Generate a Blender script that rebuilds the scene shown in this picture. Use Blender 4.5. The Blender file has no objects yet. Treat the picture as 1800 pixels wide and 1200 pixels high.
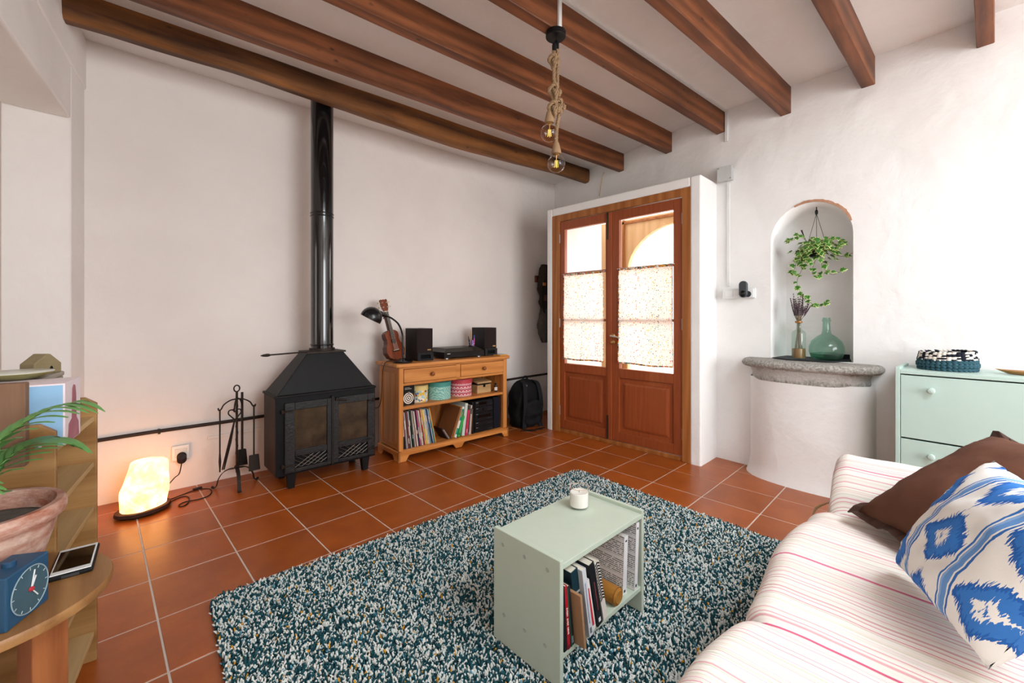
import bpy, bmesh, math, random
import numpy as np
from mathutils import Vector, Matrix, noise
random.seed(7)
R = math.radians
SC = bpy.context.scene
COL = SC.collection

# ------------------------------------------------------------------ camera, world, lights, exposure
F, PX, PY, YAW, CH = 746.7, 900.0, 556.8, R(45.54), 1.16      # focal length in px of the 1800x1200 frame
cd = bpy.data.cameras.new('camera'); cam = bpy.data.objects.new('camera', cd); COL.objects.link(cam)
cd.sensor_width = 36; cd.lens = F * 36 / 1800; cd.shift_y = -(600 - PY) / 1800; cd.clip_start = .02
cam.location = (0, 0, CH); cam.rotation_euler = (R(90), 0, YAW - R(90))
SC.camera = cam
w = bpy.data.worlds.new('world'); SC.world = w; w.use_nodes = True
bg = w.node_tree.nodes['Background']; bg.inputs[0].default_value = (1.0, .97, .93, 1); bg.inputs[1].default_value = 3.4
def area(name, loc, rot, sx, sy, power, col):
    l = bpy.data.lights.new(name, 'AREA'); l.shape = 'RECTANGLE'; l.size = sx; l.size_y = sy; l.energy = power; l.color = col
    o = bpy.data.objects.new(name, l); COL.objects.link(o); o.location = loc; o.rotation_euler = rot; return o
area('rear_window_daylight', (1.5, -3.42, 1.5), (R(90), 0, 0), 2.4, 1.8, 80, (.86, .94, 1.0))
area('added_roof_fill', (1.2, -1.35, 2.90), (0, 0, 0), 1.5, 1.1, 50, (.78, .90, 1.0))  # added overhead source, out of view, to brighten floor, rug and shelf top
area('added_hall_fill', (-1.62, 3.0, 1.45), (R(90), 0, R(-90)), 1.1, 1.3, 6, (1, .96, .92))  # added source out of view that lights the hall; no window is built
SC.view_settings.view_transform = 'Standard'; SC.view_settings.look = 'None'
SC.view_settings.exposure = 0.56; SC.view_settings.gamma = 1; SC.view_settings.use_curve_mapping = False

def at(u, v, ax, val):
    """point where the ray of photo pixel (u,v) meets the plane ax = val"""
    fw = Vector((math.cos(YAW), math.sin(YAW), 0)); rt = Vector((math.sin(YAW), -math.cos(YAW), 0))
    d = fw + rt * ((u - PX) / F) + Vector((0, 0, (PY - v) / F)); k = 'xyz'.index(ax)
    c = Vector((0, 0, CH)); return c + d * ((val - c[k]) / d[k])

# ------------------------------------------------------------------ materials
def lin(h):
    h = h.lstrip('#'); c = [int(h[i:i + 2], 16) / 255 for i in (0, 2, 4)]
    return tuple((x / 12.92 if x <= .04045 else ((x + .055) / 1.055) ** 2.4) for x in c) + (1,)
MATS = {}
class NT:
    def __init__(s, name):
        s.m = bpy.data.materials.new(name); s.m.use_nodes = True; s.t = s.m.node_tree; s.n = s.t.nodes
        s.b = s.n['Principled BSDF']; s.out = s.n['Material Output']
    def add(s, typ, **kw):
        n = s.n.new(typ)
        for k, v in kw.items():
            if k in ('inp',):
                for a, b in v.items(): n.inputs[a].default_value = b
            else: setattr(n, k, v)
        return n
    def link(s, a, b): s.t.links.new(a, b)
    def coord(s, scale=(1, 1, 1), which='Object', rot=(0, 0, 0)):
        tc = s.add('ShaderNodeTexCoord'); mp = s.add('ShaderNodeMapping'); s.link(tc.outputs[which], mp.inputs[0])
        mp.inputs['Scale'].default_value = scale; mp.inputs['Rotation'].default_value = rot; return mp.outputs[0]
    def noise(s, vec, scale, detail=4, rough=.55, dist=0):
        n = s.add('ShaderNodeTexNoise'); n.inputs['Scale'].default_value = scale; n.inputs['Detail'].default_value = detail
        n.inputs['Roughness'].default_value = rough; n.inputs['Distortion'].default_value = dist; s.link(vec, n.inputs['Vector']); return n.outputs[0]
    def ramp(s, fac, stops, interp='LINEAR'):
        r = s.add('ShaderNodeValToRGB'); r.color_ramp.interpolation = interp; e = r.color_ramp.elements
        while len(e) < len(stops): e.new(.5)
        for i, (p, c) in enumerate(stops):
            e[i].position = p; e[i].color = c if not isinstance(c, str) else lin(c)
        s.link(fac, r.inputs[0]); return r.outputs[0]
    def mix(s, fac, a, b, mode='MIX'):
        n = s.add('ShaderNodeMix', data_type='RGBA', blend_type=mode)
        for sock, val in ((n.inputs[0], fac), (n.inputs[6], a), (n.inputs[7], b)):
            if isinstance(val, bpy.types.NodeSocket): s.link(val, sock)
            else: sock.default_value = lin(val) if isinstance(val, str) else val
        return n.outputs[2]
    def math(s, op, a, b=0, c=None):
        n = s.add('ShaderNodeMath', operation=op)
        for k, val in enumerate((a, b) if c is None else (a, b, c)):
            if isinstance(val, bpy.types.NodeSocket): s.link(val, n.inputs[k])
            else: n.inputs[k].default_value = val
        return n.outputs[0]
    def bump(s, h, strength=.3, dist=.01):
        n = s.add('ShaderNodeBump'); n.inputs['Strength'].default_value = strength; n.inputs['Distance'].default_value = dist
        s.link(h, n.inputs['Height']); s.link(n.outputs[0], s.b.inputs['Normal'])
    def base(s, c):
        if isinstance(c, bpy.types.NodeSocket): s.link(c, s.b.inputs['Base Color'])
        else: s.b.inputs['Base Color'].default_value = lin(c)
    def fin(s, rough=.5, metal=0, spec=.5, coat=0):
        s.b.inputs['Roughness'].default_value = rough; s.b.inputs['Metallic'].default_value = metal
        s.b.inputs['Specular IOR Level'].default_value = spec; s.b.inputs['Coat Weight'].default_value = coat; return s.m
    def rnd(s):
        return s.add('ShaderNodeObjectInfo').outputs['Random']

def plain(c, rough=.5, metal=0, c2=None, scale=12, bump=0, bs=None, stretch=(1, 1, 1), spec=None, coat=0, bd=.004, rv=0):
    if spec is None: spec = .22 if sum(lin(c)[:3]) < .09 and rough > .3 else .45
    key = ('p', c, rough, metal, c2, scale, bump, bs, stretch, spec, coat, bd, rv)
    if key in MATS: return MATS[key]
    t = NT('surface_' + c.strip('#')); vec = t.coord(stretch)
    col = t.mix(t.noise(vec, scale, 5), c, c2) if c2 else t.mix(t.noise(vec, scale, 3), c, tuple(x * .86 for x in lin(c)[:3]) + (1,))
    if rv:
        col = t.mix(1.0, col, t.ramp(t.rnd(), [(0, (1 - rv, 1 - rv, 1 - rv, 1)), (1, (1 + rv, 1 + rv, 1 + rv, 1))]), 'MULTIPLY')
    t.base(col)
    if bump: t.bump(t.noise(vec, bs or scale, 5), bump, bd)
    MATS[key] = t.fin(rough, metal, spec, coat); return MATS[key]

def wood(c1, c2, axis='x', scale=7, rough=.45, rings=1.0, bump=.12, coat=0, knots=None):
    key = ('w', c1, c2, axis, scale, rough, rings, bump, coat, knots)
    if key in MATS: return MATS[key]
    t = NT('wood_' + c1.strip('#')); st = [9, 9, 9]; st['xyz'.index(axis)] = .55
    vec = t.coord(tuple(st)); n1 = t.noise(vec, scale * .55, 6, .6, .6); n2 = t.noise(vec, scale * 4, 3, .6)
    wv = t.add('ShaderNodeTexWave', wave_type='BANDS', bands_direction='DIAGONAL'); wv.inputs['Scale'].default_value = scale * .12
    wv.inputs['Distortion'].default_value = 6 * rings; wv.inputs['Detail'].default_value = 3; wv.inputs['Detail Scale'].default_value = 1.2; t.link(vec, wv.inputs['Vector'])
    f = t.math('ADD', t.math('MULTIPLY', n1, .6), t.math('MULTIPLY', wv.outputs['Fac'], .3 * min(1, rings))); f = t.math('ADD', f, t.math('MULTIPLY', n2, .2))
    col = t.mix(t.ramp(f, [(.3, (0, 0, 0, 1)), (.8, (1, 1, 1, 1))]), c1, c2)
    if knots:
        vo = t.add('ShaderNodeTexVoronoi'); vo.inputs['Scale'].default_value = 5.5
        st2 = [1.6, 1.6, 1.6]; st2['xyz'.index(axis)] = .9; t.link(t.coord(tuple(st2)), vo.inputs['Vector'])
        col = t.mix(t.ramp(vo.outputs['Distance'], [(.03, (.9, .9, .9, 1)), (.10, (0, 0, 0, 1))]), col, knots)
        col = t.mix(t.ramp(t.noise(t.coord(), 1.7, 4), [(.45, (0, 0, 0, 1)), (.75, (.5, .5, .5, 1))]), col, knots)
    col = t.mix(1.0, col, t.ramp(t.rnd(), [(0, (.9, .9, .9, 1)), (1, (1.06, 1.06, 1.06, 1))]), 'MULTIPLY')
    t.base(col); t.bump(f, bump, .004); MATS[key] = t.fin(rough, 0, .4, coat); return MATS[key]

def plaster(name, c, c2, bump=.5):
    t = NT(name); vec = t.coord(); n1 = t.noise(vec, 1.6, 5, .6); n2 = t.noise(vec, 4, 5, .5, .25); n3 = t.noise(vec, 38, 3)
    t.base(t.mix(t.ramp(n1, [(.35, (0, 0, 0, 1)), (.75, (1, 1, 1, 1))]), c, c2))
    h = t.math('ADD', t.math('MULTIPLY', n2, 1.0), t.math('MULTIPLY', n3, .06)); t.bump(h, bump, .05); return t.fin(.85, 0, .2)

def glass(name, tint, refl=.08, rough=.02, alpha=0.0):
    t = NT(name); tr = t.add('ShaderNodeBsdfTransparent'); tr.inputs[0].default_value = lin(tint)
    gl = t.add('ShaderNodeBsdfGlossy'); gl.inputs['Roughness'].default_value = rough; gl.inputs[0].default_value = (1, 1, 1, 1)
    fr = t.add('ShaderNodeLayerWeight'); fr.inputs[0].default_value = .5; m = t.add('ShaderNodeMixShader'); t.link(t.math('MULTIPLY_ADD', t.math('POWER', fr.outputs['Facing'], 4.0), .5, .035), m.inputs[0])
    t.link(tr.outputs[0], m.inputs[1]); t.link(gl.outputs[0], m.inputs[2])
    if alpha:
        df = t.add('ShaderNodeBsdfDiffuse'); df.inputs[0].default_value = lin(tint); m2 = t.add('ShaderNodeMixShader'); m2.inputs[0].default_value = alpha
        t.link(m.outputs[0], m2.inputs[1]); t.link(df.outputs[0], m2.inputs[2]); m = m2
    t.link(m.outputs[0], t.out.inputs[0]); return t.m

def text_lines(paper, ink, axis_lines='z', axis_run='y', period=.009):
    """printed page: lines of word dashes"""
    t = NT('printed_page'); tc = t.add('ShaderNodeTexCoord'); sp = t.add('ShaderNodeSeparateXYZ'); t.link(tc.outputs['Object'], sp.inputs[0])
    a = sp.outputs['XYZ'.index(axis_lines.upper())]; r = sp.outputs['XYZ'.index(axis_run.upper())]
    row = t.math('FRACT', t.math('DIVIDE', a, period)); on = t.math('LESS_THAN', row, .42)
    cb = t.add('ShaderNodeCombineXYZ'); t.link(t.math('MULTIPLY', r, 120), cb.inputs[0]); t.link(t.math('MULTIPLY', t.math('FLOOR', t.math('DIVIDE', a, period)), 7.3), cb.inputs[1])
    wd = t.math('GREATER_THAN', t.noise(cb.outputs[0], 1.0, 1), .43)
    para = t.math('GREATER_THAN', t.math('FRACT', t.math('DIVIDE', a, period * 9)), .14)
    f = t.math('MULTIPLY', t.math('MULTIPLY', on, wd), para); t.base(t.mix(f, paper, ink)); return t.fin(.7)

W_SB = lambda ax: wood('#dd9550', '#b8702f', ax, 6, .42)             # honey pine sideboard
W_DOOR = lambda ax: wood('#a0512a', '#7c3514', ax, 12, .38, .25, coat=.15)  # red varnished door
W_FRAME = lambda ax: wood('#b1713c', '#8d5222', ax, 6, .45)
W_BEAM = wood('#8d532f', '#532b14', 'x', 6, .5, knots='#34190b', bump=.35)
W_BEAM1 = wood('#9c6330', '#3d210f', 'x', 4, .55, knots='#241107', bump=.6)
W_OAK = lambda ax: wood('#ad8350', '#83592c', ax, 5, .5)
W_OAK2 = lambda ax: wood('#c8a777', '#a98557', ax, 5, .5)
MINT = plain('#c4cfbf', .5, 0, '#bac7b4', 9, .15, 30, (1, 1, 1))
MINT2 = plain('#b9cfc6', .45, 0, '#b0c8be', 6, .15, 30)
BLK = plain('#17181a', .45); BLKM = plain('#111113', .6, .1, '#1d1a18', 20, .25, 60)
BLKG = plain('#141516', .22, 0); IRON = plain('#2a2623', .55, .5, '#3c2f28', 25, .4, 50)
WHITE = plain('#e9e9e6', .4); STEEL = plain('#b9b9b8', .3, .9); BRASS = plain('#c9a468', .28, .9)

# ------------------------------------------------------------------ mesh helpers
class MB:
    def __init__(s): s.v = []; s.f = []
    def quad(s, *p):
        n = len(s.v); s.v += [tuple(x) for x in p]; s.f.append(tuple(range(n, n + len(p)))); return s
    def box(s, c, d, M=None):
        n = len(s.v); x, y, z = d[0] / 2, d[1] / 2, d[2] / 2
        for sx, sy, sz in ((-1, -1, -1), (1, -1, -1), (1, 1, -1), (-1, 1, -1), (-1, -1, 1), (1, -1, 1), (1, 1, 1), (-1, 1, 1)):
            p = Vector((sx * x, sy * y, sz * z))
            if M is not None: p = M @ p
            s.v.append((p[0] + c[0], p[1] + c[1], p[2] + c[2]))
        s.f += [tuple(n + i for i in q) for q in ((0, 3, 2, 1), (4, 5, 6, 7), (0, 1, 5, 4), (1, 2, 6, 5), (2, 3, 7, 6), (3, 0, 4, 7))]; return s
    def b2(s, a, b):
        return s.box([(a[i] + b[i]) / 2 for i in range(3)], [abs(b[i] - a[i]) for i in range(3)])
    def hexa(s, bot, top):
        n = len(s.v); s.v += [tuple(p) for p in bot] + [tuple(p) for p in top]
        s.f += [tuple(n + i for i in q) for q in ((0, 3, 2, 1), (4, 5, 6, 7), (0, 1, 5, 4), (1, 2, 6, 5), (2, 3, 7, 6), (3, 0, 4, 7))]; return s
    def prism(s, poly, h0, h1, fn=lambda a, b, h: (a, b, h)):
        n = len(s.v); k = len(poly); s.v += [fn(a, b, h0) for a, b in poly] + [fn(a, b, h1) for a, b in poly]
        s.f += [tuple(range(n + k - 1, n - 1, -1)), tuple(range(n + k, n + 2 * k))]
        s.f += [(n + i, n + (i + 1) % k, n + k + (i + 1) % k, n + k + i) for i in range(k)]; return s
    def tube(s, path, r, n=8, cap=True, closed=False):
        path = [Vector(p) for p in path]; m = len(path); b = len(s.v)
        rr = r if isinstance(r, (list, tuple)) else [r] * m
        T = []
        for i in range(m):
            a = path[i - 1] if (i or closed) else path[i]; c = path[(i + 1) % m] if (i < m - 1 or closed) else path[i]; T.append((c - a).normalized())
        u = T[0].orthogonal().normalized()
        for i in range(m):
            u = (u - T[i] * u.dot(T[i]))
            u = u.normalized() if u.length > 1e-6 else T[i].orthogonal().normalized()
            v = T[i].cross(u)
            for k in range(n):
                a = 2 * math.pi * k / n; s.v.append(tuple(path[i] + (u * math.cos(a) + v * math.sin(a)) * rr[i]))
        for i in range(m if closed else m - 1):
            j = (i + 1) % m
            for k in range(n): s.f.append((b + i * n + k, b + i * n + (k + 1) % n, b + j * n + (k + 1) % n, b + j * n + k))
        if cap and not closed: s.f += [tuple(b + k for k in range(n - 1, -1, -1)), tuple(b + (m - 1) * n + k for k in range(n))]
        return s
    def lathe(s, prof, n=24, c=(0, 0, 0), M=None, cap=True):
        b = len(s.v); m = len(prof)
        for r, z in prof:
            for k in range(n):
                a = 2 * math.pi * k / n; p = Vector((r * math.cos(a), r * math.sin(a), z))
                if M is not None: p = M @ p
                s.v.append((p[0] + c[0], p[1] + c[1], p[2] + c[2]))
        for i in range(m - 1):
            for k in range(n): s.f.append((b + i * n + k, b + i * n + (k + 1) % n, b + (i + 1) * n + (k + 1) % n, b + (i + 1) * n + k))
        if cap: s.f += [tuple(b + k for k in range(n - 1, -1, -1)), tuple(b + (m - 1) * n + k for k in range(n))]
        return s
    def grid(s, nu, nv, fn, wrapu=False):
        b = len(s.v)
        for i in range(nu):
            for j in range(nv): s.v.append(tuple(fn(i / (nu if wrapu else nu - 1), j / (nv - 1))))
        for i in range(nu if wrapu else nu - 1):
            for j in range(nv - 1):
                i2 = (i + 1) % nu; s.f.append((b + i * nv + j, b + i2 * nv + j, b + i2 * nv + j + 1, b + i * nv + j + 1))
        return s
    def mesh(s, name):
        me = bpy.data.meshes.new(name); me.from_pydata(s.v, [], s.f); me.update(); return me
    def build(s, name, mat, parent=None, smooth=None, bevel=0, seg=2, subsurf=0, fix=True):
        me = s.mesh(name)
        if fix:
            bm = bmesh.new(); bm.from_mesh(me); bmesh.ops.recalc_face_normals(bm, faces=bm.faces); bm.to_mesh(me); bm.free()
        if smooth is not None:
            me.polygons.foreach_set('use_smooth', [True] * len(me.polygons)); me.set_sharp_from_angle(angle=R(smooth))
        if mat: me.materials.append(mat)
        o = bpy.data.objects.new(name, me); COL.objects.link(o); o.parent = parent
        if bevel:
            m = o.modifiers.new('bevel', 'BEVEL'); m.width = bevel; m.segments = seg; m.limit_method = 'ANGLE'; m.angle_limit = R(40)
        if subsurf:
            m = o.modifiers.new('subsurf', 'SUBSURF'); m.levels = subsurf; m.render_levels = subsurf
        return o

def tag(o, label=None, cat=None, group=None, kind=None):
    for k, v in (('label', label), ('category', cat), ('group', group), ('kind', kind)):
        if v: o[k] = v
    return o
def thing(name, label, cat, loc=(0, 0, 0), rz=0, group=None):
    o = bpy.data.objects.new(name, None); COL.objects.link(o); o.empty_display_size = .05
    o.location = loc; o.rotation_euler = (0, 0, rz); return tag(o, label, cat, group)
def struct(o): o['kind'] = 'structure'; return o
def rot(ax, deg): return Matrix.Rotation(R(deg), 3, ax)
def dup(o, parent=None, loc=None, rz=None):
    c = o.copy(); COL.objects.link(c); c.parent = parent
    if loc is not None: c.location = loc
    if rz is not None: c.rotation_euler = (0, 0, rz)
    for ch in list(o.children): dup(ch, c)
    return c
def adopt(child, parent):
    for k in ('label', 'category', 'group'):
        if k in child: del child[k]
    bpy.context.view_layer.update(); child.parent = parent; child.matrix_parent_inverse = parent.matrix_world.inverted(); return child
def smoothpath(pts, n=6):
    """Catmull-Rom through pts"""
    P = [Vector(p) for p in pts]; P = [P[0] * 2 - P[1]] + P + [P[-1] * 2 - P[-2]]; out = []
    for i in range(1, len(P) - 2):
        for k in range(n):
            t = k / n; a, b, c, d = P[i - 1], P[i], P[i + 1], P[i + 2]
            out.append(.5 * ((2 * b) + (c - a) * t + (2 * a - 5 * b + 4 * c - d) * t * t + (3 * b - a - 3 * c + d) * t ** 3))
    return out + [P[-2]]

# ------------------------------------------------------------------ setting
YB = lambda x: 3.64 - .04 * x                       # stove wall
XL = lambda y: -.05 + .16 * (y - 3.62)              # left wall
XR = lambda y: 3.66 + .07 * (y - 1.28) + .171 * .13 * math.log1p(math.exp(max(-40, (y - 1.40) / .13)))   # right wall, bending away behind the entry
CZ = 2.84
def wallhit(u, v):
    fw = Vector((math.cos(YAW), math.sin(YAW), 0)); rt = Vector((math.sin(YAW), -math.cos(YAW), 0))
    d = fw + rt * ((u - PX) / F) + Vector((0, 0, (PY - v) / F))
    t = 4.0
    for _ in range(40): t *= XR(t * d.y) / (t * d.x)
    return Vector((0, 0, CH)) + d * t
PL_W = plaster('plaster_white', '#f2f1ef', '#e9e6e3', .3)
PL_S = plaster('plaster_stove_wall', '#eae1db', '#e2d8d2', .3)
PL_L = plaster('plaster_left', '#ece5e0', '#e4dcd6', .4)
PL_C = plaster('plaster_ceiling', '#f0ece9', '#e6e1dd', .35)
GROUT = plain('#d9d0c6', .9, 0, '#c4b8ac', 20)

# floor + tiles
fl = struct(MB().b2((-1.5, -3.6, -.12), (4.6, 3.75, -.0016)).build('floor', GROUT))
def tile_mat():
    t = NT('terracotta'); vec = t.coord(); tc = t.add('ShaderNodeObjectInfo')
    off = t.add('ShaderNodeVectorMath', operation='ADD'); t.link(vec, off.inputs[0]); t.link(tc.outputs['Location'], off.inputs[1]); v = off.outputs[0]
    n = t.noise(v, 6, 6, .6); n2 = t.noise(v, 60, 4, .7)
    c = t.mix(t.ramp(n, [(.3, (0, 0, 0, 1)), (.7, (1, 1, 1, 1))]), '#a8561b', '#934716')
    c = t.mix(t.ramp(n2, [(.45, (0, 0, 0, 1)), (.85, (.3, .3, .3, 1))]), c, '#823c14')
    c = t.mix(1.0, c, t.ramp(t.rnd(), [(0, (.9, .9, .9, 1)), (1, (1.1, 1.08, 1.06, 1))]), 'MULTIPLY')
    t.base(c); t.bump(n2, .06, .003)
    return t.fin(.30, 0, .42)
TX, TY, GX, GY = .3278, .3380, 1.4826, 2.7896
tm = MB(); a, b = TX / 2 - .0028, TY / 2 - .0028; e = .0012
tm.v = [(sx * a, sy * b, -.0022) for sx, sy in ((-1, -1), (1, -1), (1, 1), (-1, 1))] + [(sx * (a - e), sy * (b - e), 0) for sx, sy in ((-1, -1), (1, -1), (1, 1), (-1, 1))]
tm.f = [(4, 5, 6, 7), (0, 1, 5, 4), (1, 2, 6, 5), (2, 3, 7, 6), (3, 0, 4, 7)]
tme = tm.mesh('tile'); tme.materials.append(tile_mat())
for i in range(-8, 9):
    for j in range(-3, 15):
        x, y = GX + TX * (i + .5), GY - TY * (j + .5)
        if XL(y) - .12 < x < XR(y) + .1 and y < YB(x) + .15:
            o = bpy.data.objects.new('tile', tme); COL.objects.link(o); o.parent = fl; o.location = (x, y, random.uniform(-.0006, .0004))

# walls
struct(MB().prism([(-.4, YB(-.4)), (4.5, YB(4.5)), (4.5, 3.9), (-.4, 3.9)], -.1, CZ + .1).build('wall_back', PL_S))
lw = MB()
def lseg(y0, y1, z0, z1, dx=0.0): lw.prism([(XL(y0) + dx, y0), (XL(y1) + dx, y1), (XL(y1) - .25, y1), (XL(y0) - .25, y0)], z0, z1)
lseg(3.35, 3.9, -.1, CZ); lseg(-3.6, 2.25, -.1, CZ); lseg(2.25, 3.35, 2.243, CZ); lseg(-3.6, 3.8, 2.53, CZ, .008)
struct(lw.build('wall_left', PL_L, bevel=.012, seg=3))
struct(MB().b2((-1.9, 4.2, -.1), (-.1, 4.3, 2.7)).b2((-1.9, 1.7, -.1), (-.4, 1.8, 2.7)).b2((-1.9, 1.7, -.1), (-1.75, 4.3, 2.7)).b2((-1.9, 1.7, 2.6), (-.3, 4.3, 2.7))
       .b2((-.32, 3.6, -.1), (-.28, 4.25, 2.7)).build('wall_hall', PL_L))
struct(MB().b2((-1.9, 1.7, -.12), (-.35, 4.3, -.002)).build('floor_hall', plain('#a05a36', .45)))
# rear wall with a window
struct(MB().b2((-1.6, -3.6, -.1), (.2, -3.45, CZ)).b2((2.8, -3.6, -.1), (3.9, -3.45, CZ)).b2((.2, -3.6, -.1), (2.8, -3.45, .55)).b2((.2, -3.6, 2.45), (2.8, -3.45, CZ)).build('wall_rear', PL_W))
wf = MB()
for x in (.23, 1.5, 2.77): wf.b2((x - .03, -3.56, .55), (x + .03, -3.5, 2.45))
for z in (.58, 2.42): wf.b2((.2, -3.56, z - .03), (2.8, -3.5, z + .03))
struct(wf.build('window_1', W_FRAME('z')))
ce = struct(MB().b2((-2, -.75, CZ), (4.8, 4.0, CZ + .12)).b2((-2, -3.7, CZ), (4.8, -1.95, CZ + .12)).b2((-2, -1.95, CZ), (.4, -.75, CZ + .12)).b2((2.0, -1.95, CZ), (4.8, -.75, CZ + .12)).build('ceiling', PL_C))
wf = MB()
for x in (.42, 1.2, 1.98): wf.b2((x - .02, -1.95, CZ + .06), (x + .02, -.75, CZ + .11))
for y in (-1.93, -.77): wf.b2((.4, y - .02, CZ + .06), (2.0, y + .02, CZ + .11))
struct(wf.build('added_roof_window', W_FRAME('y')))  # frame of the unseen roof opening, added to go with the overhead fill

# right wall: skin with arched niche
NY, NR, NS, NZ0 = .673, .246, 1.725, .855
rw = MB(); arc = [(NY + NR * math.cos(a), NS + NR * 1.02 * math.sin(a)) for a in [math.pi * k / 20 for k in range(21)]]   # from high y to low y
P3 = lambda y, z, d=0: (XR(y) + d, y, z)
rw.quad(P3(-3.6, -.1), P3(NY - NR, -.1), P3(NY - NR, CZ), P3(-3.6, CZ));
rw.quad(P3(NY - NR, -.1), P3(NY + NR, -.1), P3(NY + NR, NZ0), P3(NY - NR, NZ0))
for (y0, z0), (y1, z1) in zip(arc, arc[1:]): rw.quad(P3(y0, z0), P3(y1, z1), P3(y1, CZ), P3(y0, CZ))
out = [(NY + NR, NZ0)] + arc + [(NY - NR, NZ0)]
def ring(d, sc): return [(XR(y) + d, NY + (y - NY) * sc, NZ0 + (z - NZ0) * (sc if z > 1.2 else 1)) for y, z in out]
rings = [ring(0, 1), ring(.012, .985), ring(.17, .965), ring(.235, .93), ring(.27, .84)]
nm = MB()
for q0, q1 in zip(rings, rings[1:]):
    for k in range(len(out)):
        j = (k + 1) % len(out); nm.quad(q0[k], q0[j], q1[j], q1[k])
nm.quad(*rings[-1])
ys = [NY + NR + (1.28 - NY - NR) * k / 3 for k in range(4)] + [1.36, 1.44, 1.52, 1.6, 1.7, 1.85, 2.1, 2.5, 3.0, 3.7]
for y0, y1 in zip(ys, ys[1:]):
    z0 = -.1 if y1 < 1.40 else 2.26
    rw.quad(P3(y0, z0), P3(y1, z0), P3(y1, CZ), P3(y0, CZ))
rw.quad(P3(2.83, -.1), P3(3.7, -.1), P3(3.7, 2.19), P3(2.83, 2.19))
rw.prism([(XR(-3.6) + .36, -3.6), (XR(1.3) + .36, 1.3), (XR(1.3) + .42, 1.3), (XR(-3.6) + .42, -3.6)], -.1, CZ)
rw.prism([(XR(2.83) + .02, 2.83), (XR(3.7) + .02, 3.7), (XR(3.7) + .24, 3.7), (XR(2.83) + .24, 2.83)], -.1, CZ)
rw.prism([(XR(1.3) + .05, 1.3), (XR(2.9) + .02, 2.9), (XR(2.9) + .24, 2.9), (XR(1.3) + .24, 1.3)], 2.32, CZ)
wr = rw.build('wall_right', PL_W, fix=False)
bm = bmesh.new(); bm.from_mesh(wr.data); bmesh.ops.remove_doubles(bm, verts=bm.verts, dist=.0005); bmesh.ops.recalc_face_normals(bm, faces=bm.faces); bm.to_mesh(wr.data); bm.free()
struct(wr)
nio = nm.build('niche', PL_W, wr, fix=False)
bm = bmesh.new(); bm.from_mesh(nio.data); bmesh.ops.remove_doubles(bm, verts=bm.verts, dist=.0005); bmesh.ops.recalc_face_normals(bm, faces=bm.faces); bm.to_mesh(nio.data); bm.free()
nio.data.polygons.foreach_set('use_smooth', [True] * len(nio.data.polygons)); nio.data.set_sharp_from_angle(angle=R(50))
# chipped brick rim of the arch
br = MB()
for k in range(26):
    a0 = R(112 - k * 3.6); a1 = a0 - R(3.7); q = []
    w0 = .006 + .009 * noise.noise((k * .6, 1, 0)); w1 = .006 + .009 * noise.noise(((k + 1) * .6, 1, 0))
    taper = min(1, k / 5, (26 - k) / 4) + .15
    for a, ww in ((a0, w0), (a1, w1)):
        for rr in (-.004, ww * taper + .006):
            q.append((NY + (NR + rr) * math.cos(math.pi - (math.pi - a)), NS + (NR * 1.02 + rr) * math.sin(a)))
    # a runs from the top towards the +x photo side, i.e. low y
    q = [(2 * NY - y, z) for y, z in q]
    pts = lambda d: [(XR(y) + d, y, z) for y, z in (q[0], q[1], q[3], q[2])]
    br.hexa(pts(-.006), pts(.05))
br.build('brick_rim', plain('#c9a084', .95, 0, '#a9775a', 30, .8, 60, (1, 1, 1), .2), wr)
# white rounded column under the ledge
CW, CP = .37, .235
def colpt(u, v):
    a = math.pi * u; z = v * .74; fl_ = 1 + .10 * max(0, 1 - z / .16) ** 2
    y = NY + .005 - CW * (fl_ if abs(math.cos(a)) > .5 else 1 + (fl_ - 1) * .6) * math.copysign(abs(math.cos(a)) ** .8, math.cos(a))
    x = XR(y) + .05 - (CP + .05) * fl_ * math.sin(a) ** .62
    return (x, y, z - .02)
MB().grid(41, 12, colpt).build('niche_column', PL_W, wr, smooth=60)
# stone ledge
def stone_mat():
    t = NT('old_stone'); v = t.coord(); n = t.noise(v, 70, 5, .7); n2 = t.noise(v, 9, 5, .65)
    sp = t.add('ShaderNodeSeparateXYZ'); t.link(v, sp.inputs[0])
    c = t.mix(t.ramp(n, [(.35, (0, 0, 0, 1)), (.65, (1, 1, 1, 1))]), '#7d7a74', '#c4c0b8')
    f = t.math('ADD', t.math('MULTIPLY', n2, .16), sp.outputs[2])     # limewash left on the upper part of the lower band
    m1 = t.ramp(f, [(.795, (0, 0, 0, 1)), (.815, (1, 1, 1, 1)), (.868, (1, 1, 1, 1)), (.882, (0, 0, 0, 1))])
    c = t.mix(t.math('MULTIPLY', m1, .6), c, '#d3d0cc'); t.base(c); t.bump(n, .7, .01); return t.fin(.9, 0, .2)
def ledge(prof, hw, pr, name, par):
    m = MB()
    def fn(u, v):
        a = math.pi * u; i = v * (len(prof) - 1); k = min(int(i), len(prof) - 2); f = i - k
        off = prof[k][0] * (1 - f) + prof[k + 1][0] * f; z = prof[k][1] * (1 - f) + prof[k + 1][1] * f
        y = NY + .01 - (hw + off) * math.copysign(abs(math.cos(a)) ** .75, math.cos(a)); x = XR(y) + .03 - (pr + .03 + off) * math.sin(a) ** .6
        return (x, y, z)
    m.grid(49, len(prof), fn)
    n0 = 0; m.f.append(tuple(i * len(prof) + len(prof) - 1 for i in range(49))); m.f.append(tuple(i * len(prof) for i in range(48, -1, -1)))
    return m.build(name, STONE, par, smooth=50)
STONE = stone_mat()
lt = ledge([(0, .792), (.018, .797), (.03, .807), (.034, .82), (.03, .834), (.018, .845), (0, .85), (-.10, .851)], .385, .245, 'stone_ledge', wr)
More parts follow.
